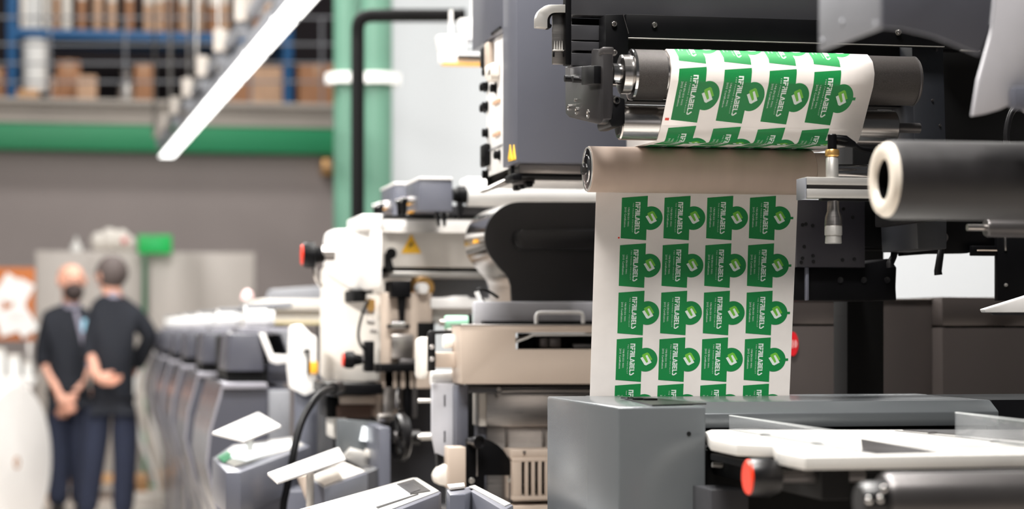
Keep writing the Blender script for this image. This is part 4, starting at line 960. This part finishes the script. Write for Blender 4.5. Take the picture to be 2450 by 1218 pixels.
# lower web: hangs from the back of the beige roller down into the slot behind the rail
Yw = Y3+r3+.0012
T = thing('lower_label_web', 'straight hanging white web printed with four columns of green labels', 'label web')
MB().fp([(1428, 400), (1912, 400), (1887, 985), (1410, 985)], Yw, .0004).ob('sheet', paper, T)
rows = [(355.6, 1491.6), (468.6, 1487.6), (582.3, 1483.0), (695.6, 1479.6), (807.2, 1475.2), (918, 1470.8)]
for r, (y0, x0) in enumerate(rows):
    for j in range(4):
        xo = x0+.6+102.2*j
        fn = lambda x, y, z, xo=xo, y0=y0: P(xo+x-.0415*y, y0+y, Yw-z)
        add_label(T, fn, j == 3, 0, (-9, 40) if r == 5 else ((52, 120) if r == 0 else None))
q = P(1480.5, 569, Yw); MB().lathe(q, (0, -1, 0), [(0, 0), (0, .0017), (.0002, .0017), (.0002, 0)], 16).ob('red_dot', red, T)
done(T)
# upper web: over the knurled roller, down round the steel roller and back under it
rw = ru+.0012; Wm = XY(2086, Yu)-XY(1606, Yu); path = []
for i in range(0, 45):
    th = math.radians(165-i*4.2)
    path.append((Yu-rw*math.cos(th), cu.z+rw*math.sin(th), -math.cos(th), math.sin(th)))
rcw = rc+.0012; a0 = path[-1]
for i in range(0, 24):
    th = math.radians(-12-i*4.2); th = max(th, math.radians(-90))
    path.append((Yc-rcw*math.cos(th), cc.z+rcw*math.sin(th), -math.cos(th), math.sin(th)))
path.append((Yc+.05, cc.z-rcw, 0, -1)); path.append((Yc+.16, cc.z-rcw, 0, -1))
ts = [0]
for a, b in zip(path, path[1:]): ts.append(ts[-1]+math.hypot(a[0]-b[0], a[1]-b[1]))
def xleft(Y, Z):                                   # the web drifts sideways as it runs
    k = mpp(1600, Y); py = HY-(Z-H)/k
    tab = [(100, 1585), (112, 1590.5), (135, 1603), (164, 1606.5), (201, 1603), (256, 1594), (333, 1573), (340, 1569)]
    for (a, x), (b, x2) in zip(tab, tab[1:]):
        if py <= b: return XY(x+(x2-x)*max(0, (py-a))/(b-a), Y)
    return XY(1569, Y)
vis = [i for i, p in enumerate(path)]
XL = []
for i, (Y, Z, ny, nz) in enumerate(path):
    if i < 44 and Y > Yu: XL.append(None)
    else: XL.append(xleft(Y, Z))
first = next(i for i, x in enumerate(XL) if x is not None)
for i in range(first): XL[i] = XL[first]
XL[0:first] = [XL[first]]*first
XL[-1] = XL[-3]-.012; XL[-2] = XL[-3]-.004
def web(s, t, h):
    i = 0
    while i < len(ts)-2 and ts[i+1] < t: i += 1
    u = min(1, max(0, (t-ts[i])/max(1e-9, ts[i+1]-ts[i])))
    m_ = lambda a, b: a+(b-a)*u
    a, b = path[i], path[i+1]
    return Vector((m_(XL[i], XL[i+1])+s, m_(a[0], b[0])+m_(a[2], b[2])*h, m_(a[1], b[1])+m_(a[3], b[3])*h))
T = thing('upper_label_web', 'curved white web with green labels wrapped over the knurled roller', 'label web')
bm = bmesh.new(); L = ts[-1]; n = 130; rows_ = []
tl = sorted(set(ts)); 
for t in tl: rows_.append([bm.verts.new(web(s*Wm/6, t, 0)) for s in range(7)])
for a, b in zip(rows_, rows_[1:]):
    for i in range(6): bm.faces.new((a[i], b[i], b[i+1], a[i+1]))
me = bpy.data.meshes.new('sheet'); bm.to_mesh(me); bm.free(); me.materials.append(paper); o = mo('sheet', me, T); 
sol = o.modifiers.new('thickness', 'SOLIDIFY'); sol.thickness = .0004; sol.offset = -1
def t_at(py):                                      # arc length of the front point that projects to this row
    best = None
    for i, (Y, Z, a, b) in enumerate(path):
        if Y <= Yu+.002 or i > 44:
            y = HY-(Z-H)/mpp(1650, Y)
            if best is None or abs(y-py) < best[0]: best = (abs(y-py), ts[i])
    return best[1]
kw = mpp(1700, Yu-ru); tA = t_at(157.0); sc_t = .000735*1.02
tB = t_at(261.5)
pitch = tB-tA; sct = pitch/112.5
for r in range(-1, 3):
    for j in range(4):
        def fn(x, y, z, r=r, j=j): return web((19.5+112.8*j+x*1.10)*kw, tA+pitch*r+y*sct, z)
        add_label(T, fn, j == 3, 34)
MB().prism([web(6*kw, tA+98*sct, .0003), web(16*kw, tA+98*sct, .0003), web(16*kw, tA+103*sct, .0003), web(6*kw, tA+103*sct, .0003)], (0, -.0003, 0)).ob('red_mark', red, T)
done(T)
# ------------------------------------------------------------------ sensor on an aluminium profile, black machinery on the right
Ya = 3.30
T = thing('profile_bar', 'slotted aluminium profile bar holding the sensor beside the label web', 'bar')
d = .042
MB().fb(1930, 426, 2300, 444, Ya, d, .001).ob('upper_flange', alu, T)
MB().fb(1930, 454, 2300, 475, Ya, d, .001).ob('lower_flange', alu, T)
MB().fb(1932, 443, 2300, 455, Ya+.006, d-.012, 0).ob('slot_web', steel_d, T)
MB().box(XY(1930, Ya)-.0035, XY(1930, Ya), Ya-.0005, Ya+d+.0005, P(1930, 476, Ya).z, P(1930, 425, Ya).z, .002).ob('end_cap', gray_l, T)
MB().fb(1968, 470, 2300, 482, Ya+.012, .02, .001).ob('under_bracket', black, T)
MB().fb(2280, 400, 2310, 520, Ya, .36, .003).ob('mount', black, T)
done(T)
Yz = Ya+.022; T = thing('edge_sensor', 'cylindrical steel edge sensor with black cap standing through the profile bar', 'sensor')
def vl(name, mat, prof, x=1991): # vertical lathe from px rows
    k = mpp(x, Yz); z0 = P(x, prof[0][0], Yz).z
    return MB().lathe((XY(x, Yz), Yz, z0), (0, 0, -1), [((y-prof[0][0])*k, r*k) for y, r in prof], 32).ob(name, mat, T)
vl('cap', black, [(321, 0), (321, 9), (323, 11), (358, 11), (358, 0)])
vl('brass_ring', brass, [(358, 0), (358, 15), (361, 17), (372, 17), (375, 14), (376, 0)])
vl('body', alu, [(375, 0), (375, 12), (379, 15), (426, 15), (426, 0)], 1991)
vl('lower_body', steel, [(476, 0), (476, 14), (505, 15), (520, 20), (540, 21), (540, 0)], 1994)
vl('knurled_ring', alu, [(540, 0), (540, 20), (543, 21), (563, 21), (563, 19), (582, 20), (583, 18), (583, 0)], 1994)
MB().tube(spline([P(1998, 330, Yz), P(2020, 334, Yz), P(2040, 344, Yz+.02), P(2058, 356, Yz+.04), P(2085, 360, Yz+.06)], 6), .0045, 10).ob('cable', black, T)
MB().fp([(2002, 322), (2026, 324), (2048, 340), (2048, 352), (2030, 350), (2004, 345)], Yz, .012, .001).ob('cable_boot', black, T)
done(T)
T = thing('black_machine_frame', 'black press frame on the right with drilled plate and bolts', 'machine frame')
MB().fb(2040, 60, 2640, 600, 4.0, .05, 0).ob('back_plate', black_m, T)
MB().fb(1905, 478, 2070, 640, 3.82, .03, .002).ob('drilled_plate', M('purple_black_paint', c(31, 29, 34), .35), T)
for x, y in ((1920, 538), (1928, 536), (1944, 540), (1920, 618), (1924, 590), (1945, 612), (1946, 626), (2016, 622), (2044, 620), (2040, 520), (2018, 500), (1917, 628)):
    MB().lathe(P(x, y, 3.8195), (0, -1, 0), [(0, 0), (0, .0035), (.001, .0035), (.001, .002), (.0002, 0)], 12).ob('drilled_hole', black_m, T)
MB().fp([(1890, 640), (2060, 632), (2130, 618), (2146, 640), (2144, 690), (2146, 719), (1890, 719)], 3.84, .2, .003).ob('base_block', black, T)
for x in (2010, 2066, 2122): MB().lathe(P(x, 670, 3.84), (0, -1, 0), [(0, 0), (0, .006), (.003, .006), (.003, .003), (.001, 0)], 16).ob('block_bolt', black_s, T)
MB().fb(1928, 632, 1936, 719, 3.83, .01).ob('strut', gray, T)
MB().fp([(2060, 440), (2640, 440), (2640, 600), (2386, 600), (2320, 604), (2316, 606), (2230, 607), (2162, 612), (2158, 592), (2060, 590)], 3.86, .03, .002).ob('lower_beam', black, T)
MB().fb(2326, 588, 2385, 612, 3.84, .015, .002).ob('small_block', black, T)
MB().fb(2340, 598, 2386, 601, 3.835, .04, .0005).ob('block_edge', beige, T)
MB().fb(2386, 540, 2640, 720, 3.84, .015, .002).ob('right_post', black, T)
screw(2406, 682, 3.84, 4, T, alu)
MB().fb(2404, 566, 2409, 600, 3.835, .01).ob('pale_bar', steel, T)
MB().fb(2260, 60, 2640, 122, 3.9, .05).ob('top_beam', black, T)
MB().fb(2300, 118, 2345, 122, 3.895, .01).ob('edge_glint', alu, T)
MB().tube(spline([P(2450, 240, 3.5), P(2420, 270, 3.5), P(2408, 320, 3.5), P(2412, 360, 3.5)], 6), .006, 10).ob('cable', black_s, T)
for x in (2010, 2600):
    X = XY(x, 4.1); MB().box(X, X+.08, 4.06, 4.14, 0, P(x, 60, 4.0).z, .002).ob('support_post', black_m, T)
done(T)
for x, lab in ((2250, 'longer black clamp lever hanging in front of the bright gap'), (2136, 'shorter black clamp lever left of the bright gap')):
    T = thing('clamp_lever', lab, 'lever', 'black clamp levers')
    Yv = 3.80; y0, y1 = (566, 652) if x == 2250 else (584, 634)
    MB().tube([P(x+8, y0, Yv+.03), P(x+6, y0+6, Yv), P(x+2, y0+30, Yv-.01), P(x-6, y1-4, Yv-.012), P(x-5, y1+6, Yv-.012)], .006, 12, [.008, .008, .0065, .0075, .008]).ob('lever', black_s, T)
    MB().cyl(P(x+8, y0+2, Yv-.012), P(x+8, y0+2, Yv+.09), .009, seg=16).ob('pivot', steel_d, T); done(T)
# dark cabinets at the back right
Yd = 4.45
T = thing('dark_cabinet_row', 'row of glossy dark grey cabinets behind the label web on the right', 'cabinet')
dm = M('gloss_dark_paint', c(82, 76, 74), .22, .35, var=.08, scale=3)
zf = lambda y, x=2100: y
MB().fb(1850, 716, 2027, 776, Yd, .5, .003).ob('drawer_front', dm, T)
MB().fb(1850, 780, 2027, 1700, Yd, .5, .003).ob('door', dm, T)
MB().fb(2028.5, 716, 2232, 1700, Yd-.004, .5, .003).ob('door', dm, T)
MB().fb(2232, 716, 2254, 1700, Yd+.03, .4).ob('recess', black_m, T)
MB().fb(2254, 711, 2640, 780, Yd-.06, .5, .003).ob('drawer_front', dm, T)
MB().fb(2254, 784, 2640, 1700, Yd-.06, .5, .003).ob('door', dm, T)
MB().fb(1850, 774, 2640, 786, Yd+.02, .4, 0).ob('gap_back', black_m, T)
MB().fb(1850, 714, 2235, 717.5, Yd-.006, .5, .001).ob('top_trim', steel, T)
s = MB().prism([P(1897+13*math.cos(t*math.pi/18), 823+29*math.sin(t*math.pi/18), Yd-.002) for t in range(36)], (0, .0012, 0)).ob('red_sticker', M('sticker_red', c(205, 25, 35), .4), T)
vs, fs = text_tris('10', 0, 1, 0, 1); kd = mpp(1899, Yd); cN = P(1900, 823, Yd)
bm = bmesh.new(); vv = [bm.verts.new(cN+Vector(((b-.5)*12*kd, -.0028, (a-.5)*20*kd))) for a, b in vs]
for f in fs: bm.faces.new([vv[i] for i in f])
me = bpy.data.meshes.new('number'); bm.to_mesh(me); bm.free(); me.materials.append(white); mo('number', me, s, False)
done(T)
T = thing('white_tray_corner', 'bright white tray edge jutting in at the right above the cabinets', 'tray')
MB().fp([(2354, 740), (2500, 694), (2600, 694), (2600, 748), (2358, 748)], 3.45, .02, .002).ob('tray', white, T)
MB().fp([(2372, 748.5), (2600, 748.5), (2600, 754), (2378, 754)], 3.46, .01).ob('under_rim', gray_d, T)
MB().fb(2590, 754, 2640, 1700, 3.5, .1).ob('support', gray_d, T); done(T)
# ------------------------------------------------------------------ front rail, box, white table
Yr = 3.30; Zt = P(1700, 962, 3.33).z; X0, X1 = XY(1640, Yr), XY(2390, Yr)
T = thing('front_rail', 'long grey slope-edged rail in front of the hanging label web', 'rail')
pr = [(Yw-.004, Zt), (Yr+.035, Zt), (Yr, Zt-.018), (Yr, P(1700, 1025, Yr).z), (Yw-.004, P(1700, 1025, Yr).z)]
MB().prism([(X0, y, z) for y, z in pr], (X1-X0, 0, 0), .002).ob('beam', gray_g, T)
MB().box(XY(1420, Yw), X1+.01, Yw+.003, Yw+.06, Zt-.06, Zt, .001).ob('rear_strip', gray_g, T)
MB().prism([(X1, y, z) for y, z in [(Yr+.03, Zt), (Yr+.005, Zt-.06), (Yw, Zt-.06), (Yw, Zt)]], (.4, 0, 0)).ob('black_extension', black, T)
MB().box(X0, X1, Yr+.05, Yw-.01, .0, P(1700, 1026, Yr).z-.001, 0).ob('pedestal', black_m, T)
done(T)
Yo = 3.10; Xo = XY(1480, Yo); Xo1 = XY(1689, Yo); Zo = P(1480, 974, Yo).z
T = thing('front_box', 'grey sheet metal box in front with a glossy left side', 'machine box')
MB().box(Xo, Xo1, Yo, Yw-.012, 0, Zo, .004, 3).ob('housing', gray_g, T)
q = P(1648, 1038, Yo); MB().lathe(q+Vector((0, .0005, 0)), (0, -1, 0), [(0, 0), (0, .0035), (.0012, .0035), (.0012, .0018), (.0003, 0)], 20).ob('bolt_hole', black_m, T)
MB().zp([(1486, 952), (1540, 952), (1690, 968), (1560, 972)], Zo+.0005, .002).ob('dark_reflection', black_s, T)  # black patch stands in for dark reflections on the glossy top
for i, (x, y) in enumerate(((1500, 954), (1530, 957), (1556, 958))):
    q = PZ(x, y, Zo+.002); MB().lathe(q, (0, 0, 1), [(0, 0), (0, .012), (.003, .012), (.004, 0)], 20).ob('pad_stud', (chrome, black, black)[i], T)
MB().fb(1660, 1000, 1689.5, 1004, Yo+.3, .01).ob('seam', gray_d, T)
done(T)
Zb = 1.1155
T = thing('white_table', 'white board table with a notched front corner and dark underside', 'table')
top = [(1687, 1033), (1701, 1051), (1762, 1063), (1850, 1066), (1862, 1082), (1926, 1094), (2640, 1084), (2640, 1028), (1700, 1028)]
MB().prism([PZ(x, y, Zb) for x, y in top], (0, 0, -.0165), .0012).ob('tabletop', board_w, T)
MB().zp([(2140, 1031), (2146, 1030.5), (2640, 1081), (2640, 1084)], Zb+.0002, .0006).ob('board_seam', steel_d, T)
MB().zp([(2160, 1030), (2640, 1030), (2640, 1074)], Zb+.0002, .0015).ob('steel_plate', steel_d, T)
MB().zp([(2060, 1052), (2246, 1083), (2095, 1087), (2062, 1082)], Zb+.0002, .0012).ob('guide_foot', steel_d, T)
for x, y in ((1831, 1042), (1955, 1063), (2232, 1037), (2382, 1058)):
    q = PZ(x, y, Zb); MB().lathe(q, (0, 0, 1), [(0, 0), (0, .008), (.002, .008), (.003, .004), (.003, 0)], 18).ob('fixing', steel_d, T)
a, b = PZ(1700, 1100, Zb-.03), PZ(2640, 1100, Zb-.03)
MB().fb(1691, 1072, 2640, 1800, 3.12, .15, 0).ob('underframe', black_m, T)
MB().fb(1702, 1172, 1792, 1800, 2.98, .1, .002).ob('side_panel', gray_d, T)
MB().cyl(P(1704, 1112, 3.05), P(1728, 1114, 3.05), .004, seg=12).ob('added_glint', alu, T)  # bright metal piece added as a small highlight under the table
MB().fb(1850, 1110, 2640, 1128, 2.75, .3).ob('front_batten', black, T)
done(T)
def guide(name, lab, p0, p1, hpx, mat, t=.004):
    T = thing('clear_guide', lab, 'guide', 'clear guides on the white table')
    a, b = PZ(*p0, Zb+.001), PZ(*p1, Zb+.001); u = (b-a).normalized(); nn = Vector((u.y, -u.x, 0)); h = hpx*mpp(p0[0], a.y)
    MB().prism([a, b, b+nn*t, a+nn*t], (0, 0, h), .0008).ob('strip', mat, T)
    MB().prism([a+Vector((0, 0, h)), b+Vector((0, 0, h)), b+nn*t+Vector((0, 0, h)), a+nn*t+Vector((0, 0, h))], (0, 0, .0012)).ob('polished_edge', M('edge_'+name, c(225, 228, 228), .2), T)
    MB().prism([a-nn*.012, b-nn*.012, b-nn*.0005, a-nn*.0005], (0, 0, .002)).ob('base_flange', mat, T)
    return done(T)
guide('a', 'clear acrylic guide strip crossing the left half of the white table', (1750, 1028), (2056, 1082), 33, glass)
guide('b', 'clear acrylic guide strip at the right end of the white table', (2291, 1044), (2640, 1096), 56, glass)
# red-capped knob below the table
T = thing('red_capped_knob', 'black knob with a bright red disc under the white table', 'knob')
Yn = 2.66; q = P(1791, 1142, Yn); k = mpp(1791, Yn); X1 = XY(1862, Yn)
MB().lathe(q, (1, 0, 0), [(0, 0), (0, 43*k), (.004, 46*k), (X1-q.x-.012, 47*k), (X1-q.x, 38*k), (X1-q.x, 0)], 48).ob('grip', black_s, T)
MB().lathe(q-Vector((.003, 0, 0)), (1, 0, 0), [(0, 0), (0, 38*k), (.002, 42*k), (.004, 42*k), (.004, 0)], 48).ob('cap', M('signal_red', c(255, 62, 30), .35), T)
MB().cyl((X1-.001, Yn, q.z), (X1+.12, Yn, q.z), 16*k, seg=20).ob('spindle', steel_d, T)
MB().box(X1+.05, X1+.09, Yn-.03, 3.13, q.z-.03, q.z+.03, .003).ob('arm', black_m, T)
done(T)
# rollers nearest the camera
T = thing('near_black_roller', 'large black rubber roller with a pale core ring at the right edge', 'roller')
Yn = 2.62; q = P(2108, 430, Yn); k = mpp(2108, Yn); r = 95*k; L = XY(2700, Yn)-q.x
MB().lathe(q, (1, 0, 0), [(.006, r*.80), (.010, r*.985), (.016, r), (L, r), (L, 0)], 64).ob('rubber_sleeve', rubber, T)
MB().lathe(q, (1, 0, 0), [(.006, r*.52), (.001, r*.55), (-.001, r*.62), (-.002, r*.74), (0, r*.88), (.006, r*.95), (.012, r*.95)], 56).ob('core_ring', M('core_plastic', c(214, 205, 192), .35), T)
MB().lathe(q, (1, 0, 0), [(.002, r*.545), (.07, r*.54), (.07, 0)], 40).ob('core_bore', black, T)
MB().lathe(q+Vector((.04, 0, 0)), (1, 0, 0), [(0, 0), (0, r*.2), (.03, r*.2)], 32).ob('inner_boss', black_s, T)
MB().cyl(q+Vector((.012, 0, -r*.3)), q+Vector((.03, 0, -r*.3)), r*.12, seg=16).ob('inner_bolt', M('anodised_teal', c(60, 150, 150), .3, .8), T)
done(T)
T = thing('near_steel_roller', 'dull steel roller just under the large black roller', 'roller')
Yq = 3.0; q = P(2358, 545, Yq); k = mpp(2358, Yq); L = XY(2650, Yq)-q.x
MB().lathe(q, (1, 0, 0), [(0, 0), (0, 20*k), (.004, 23*k), (L, 23*k), (L, 0)], 40).ob('barrel', steel_d, T); MB().cyl(q-Vector((.03, 0, 0)), q, 8*k, seg=16).ob('axle', steel, T)
done(T)
T = thing('lower_near_roller', 'dark metal roller with blurred shiny collar at the bottom right corner', 'roller')
Yq = 2.25; q = P(2112, 1200, Yq); k = mpp(2112, Yq); L = XY(2700, Yq)-q.x
MB().lathe(q, (1, 0, 0), [(0, 0), (0, 64*k), (.006, 70*k), (L, 70*k), (L, 0)], 48).ob('barrel', steel_d, T)
x0 = XY(2054, Yq)
MB().lathe((x0, Yq, q.z), (1, 0, 0), [(0, 0), (0, 40*k), (.006, 48*k), (q.x-x0, 50*k), (q.x-x0, 0)], 36).ob('collar', black_s, T)
for dx, dz in ((10, 8), (38, 10), (48, 34), (24, -34)):
    MB().ball((x0+dx*k, Yq-46*k, q.z+dz*k), 9*k, (1, .6, 1), 14).ob('collar_screw', chrome, T)
MB().box(q.x+.25, q.x+.3, Yq-.03, 2.9, q.z-.08, q.z-.025).ob('arm', black_m, T)
done(T)
# guard over the right end
Yv = 2.15
T = thing('grey_guard', 'big blurred grey guard with an arched lower edge at the upper right', 'guard')
MB().fp([(2110, -160), (2110, 66), (2160, 70), (2235, 88), (2345, 132), (2372, 70), (2396, -160)], Yv, .004, .001).ob('front_plate', gray, T)
Xv = XY(2110, Yv); zl_ = P(2110, 66, Yv).z; zh_ = P(2110, -160, Yv).z
sd_ = MB().box(Xv, Xv+.004, Yv+.004, Yv*1.094, zl_, zh_, .001).ob('side_plate', gray_l, T)  # lighter gray than the front plate, for the light on this side
for x, y in ((2015, 55), (2095, 60), (1968, 100)):
    q = PX(x, y, Xv); MB().lathe(q, (-1, 0, 0), [(0, 0), (0, .0045), (.002, .004), (.002, 0)], 16).ob('rivet', gray_l, sd_)
X = XY(2300, Yv+.1); MB().box(X, X+.06, Yv+.003, Yv+.06, P(2300, -150, Yv).z, 4.6, .002).ob('hanger', gray_d, T)
done(T)
T = thing('pale_guard_plate', 'pale grey tilted plate at the upper right corner', 'guard')
MB().fp([(2396, -160), (2600, -160), (2600, 330), (2462, 272), (2436, 254), (2414, 252), (2394, 262), (2360, 272), (2326, 278), (2340, 190), (2374, 70)], 2.55, .008, .002).ob('plate', M('pale_grey_paint', c(176, 175, 180), .35), T)
MB().fb(2426, 208, 2600, 262, 2.53, .019, .004).ob('grey_block', gray, T)
done(T)
# ------------------------------------------------------------------ operator panels and trays in the aisle, in front of the row
def slab(mb, pts, Z, t): return mb.prism([PZ(x, y, Z) for x, y in pts], (0, 0, -t), .003)
T = thing('operator_panel', 'tilted operator panel with a lit white screen and black pad', 'control panel')
Zp = .96
slab(MB(), [(660, 1240), (700, 1222), (985, 1143), (1000, 1143), (1056, 1177), (1050, 1183), (880, 1250), (700, 1290)], Zp, .075).ob('housing', gray, T)
MB().zp([(668, 1238), (705, 1224), (986, 1146), (999, 1146), (1050, 1177), (876, 1244), (700, 1284)], Zp, .002).ob('bezel', alu, T)
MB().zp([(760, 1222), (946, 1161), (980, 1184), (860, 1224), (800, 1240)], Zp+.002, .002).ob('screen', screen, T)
MB().zp([(948, 1160), (990, 1148), (1030, 1176), (982, 1184)], Zp+.002, .002).ob('black_pad', black_s, T)
MB().zp([(955, 1162), (986, 1155), (1006, 1172), (983, 1180)], Zp+.004, .001).ob('keypad', gray_d, T)
MB().zp([(690, 1232), (740, 1217), (750, 1224), (700, 1240)], Zp+.002, .002).ob('brown_plate', M('brown_plastic', c(96, 78, 72), .5), T)
MB().zp([(900, 1214), (1000, 1182), (1002, 1184), (904, 1217)], Zp+.002, .001).ob('black_line', black, T)
p = PZ(930, 1200, Zp); MB().box(p.x-.06, p.x+.06, p.y-.06, p.y+.06, 0, Zp-.07, .004).ob('pedestal', gray, T)
done(T)
T = thing('corner_block', 'grey corner block with steel strip between operator panel and beige unit', 'machine block')
slab(MB(), [(1068, 1172), (1096, 1165), (1140, 1170), (1112, 1182), (1076, 1184)], .975, .95).ob('post', gray, T)
slab(MB(), [(1112, 1166), (1134, 1160), (1228, 1208), (1205, 1222)], .975, .14).ob('arm', gray, T)
MB().zp([(1122, 1166), (1136, 1163), (1222, 1207), (1208, 1213)], .975, .002).ob('steel_strip', alu, T)
MB().zp([(1070, 1164), (1110, 1160), (1112, 1168), (1078, 1172)], .978, .004).ob('cap_plate', offwhite, T)
done(T)
T = thing('side_tray', 'grey L-shaped side box with a white lid tray beside the hose', 'tray')
Zs = .93
slab(MB(), [(737, 1144), (823, 1106), (880, 1131), (776, 1168)], Zs, .09).ob('tray_body', gray, T)
MB().zp([(742, 1143), (823, 1109), (872, 1130), (777, 1164)], Zs, .003).ob('white_lid', offwhite, T)
MB().fp([(806, 1002), (908, 1010), (908, 1130), (820, 1110), (806, 1070)], 5.45, .02, .002).ob('back_plate', gray_g, T)
MB().fp([(907, 1024), (934, 1022), (934, 1300), (907, 1300)], 5.2, .25, .003).ob('post', gray, T)
MB().fp([(868, 1020), (883, 1023), (880, 1056), (861, 1054)], 5.44, .006).ob('window_highlight', screen, T)  # glowing patch stands in for a window highlight on the back plate
MB().fb(884, 1024, 889, 1056, 5.44, .008).ob('dark_frame', black, T)
MB().fp([(820, 1094), (880, 1128), (908, 1112), (908, 1090), (840, 1072)], 5.4, .04, .002).ob('inner_floor', alu, T)
MB().fp([(874, 1074), (902, 1082), (902, 1102), (874, 1092)], 5.38, .01, .002).ob('pale_block', offwhite, T)
MB().fp([(712, 1142), (736, 1136), (760, 1205), (740, 1212)], 5.0, .03, .002).ob('tray_bracket', beige, T)
MB().fp([(880, 1130), (934, 1110), (934, 1700), (800, 1700), (776, 1180)], 5.22, .2, .002).ob('side_cheek', gray_d, T)
done(T)
T = thing('rear_tray', 'grey tray with a glowing white strip below the nearest print unit', 'tray')
Zq = .96
slab(MB(), [(508, 1096), (556, 1064), (700, 1044), (742, 1068), (576, 1130), (540, 1130)], Zq, .1).ob('tray_body', gray, T)
MB().zp([(520, 1096), (560, 1068), (696, 1048), (728, 1066), (560, 1118)], Zq, .002).ob('frame', alu, T)
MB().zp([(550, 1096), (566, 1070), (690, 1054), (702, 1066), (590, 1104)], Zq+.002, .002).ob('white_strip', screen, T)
MB().zp([(520, 1094), (545, 1080), (556, 1096), (536, 1108)], Zq+.002, .002).ob('green_patch', g_beam, T)
p = PZ(640, 1085, Zq); MB().box(p.x-.1, p.x+.1, p.y-.1, p.y+.1, 0, Zq-.09, .004).ob('pedestal', gray, T)
MB().fp([(510, 1096), (530, 1110), (548, 1160), (556, 1180), (530, 1182), (520, 1140)], 6.0, .03, .003).ob('white_bracket', offwhite, T)
done(T)
def sheet(pts, Z, dz, lab, under):
    T = thing('paper_stack', lab, 'paper', 'paper sheets on the trays')
    base = [PZ(x, y, Z) for x, y in pts]; 
    MB().prism([p+Vector((0, 0, dz*i)) for i, p in enumerate(base)], (0, 0, .006), .001).ob('sheets', white, T)
    p = sum(base, Vector())/4
    if under: MB().box(p.x-.008, p.x+.008, p.y-.008, p.y+.008, under, p.z-.001, .002).ob('clip_stand', alu, T)
    return done(T)
sheet([(640, 1138), (810, 1076), (826, 1104), (664, 1160)], .975, 0, 'long white paper stack jutting over the side tray', Zs-.05)
sheet([(508, 1040), (618, 992), (672, 1024), (584, 1060)], 1.02, 0, 'white paper stack lying above the rear tray', Zq+.004)
# black hose
T = thing('black_hose', 'thick black hose bending down in front of the trays', 'hose')
Yx = 5.0
hp = spline([P(800, 930, Yx+.25), P(776, 936, Yx+.1), P(752, 958, Yx), P(726, 1000, Yx-.05), P(710, 1048, Yx-.08), P(698, 1110, Yx-.1), P(686, 1170, Yx-.1), P(676, 1240, Yx-.1), P(668, 1500, Yx-.1)], 7)
e = hp[-1]; hp += [Vector((e.x, e.y, .5)), Vector((e.x, e.y, .02))]
MB().tube(hp, .0088, 12).ob('hose', black, T)
MB().cyl(P(812, 928, Yx+.3), P(796, 931, Yx+.23), .016, seg=16).ob('coupling', black_s, T)
done(T)
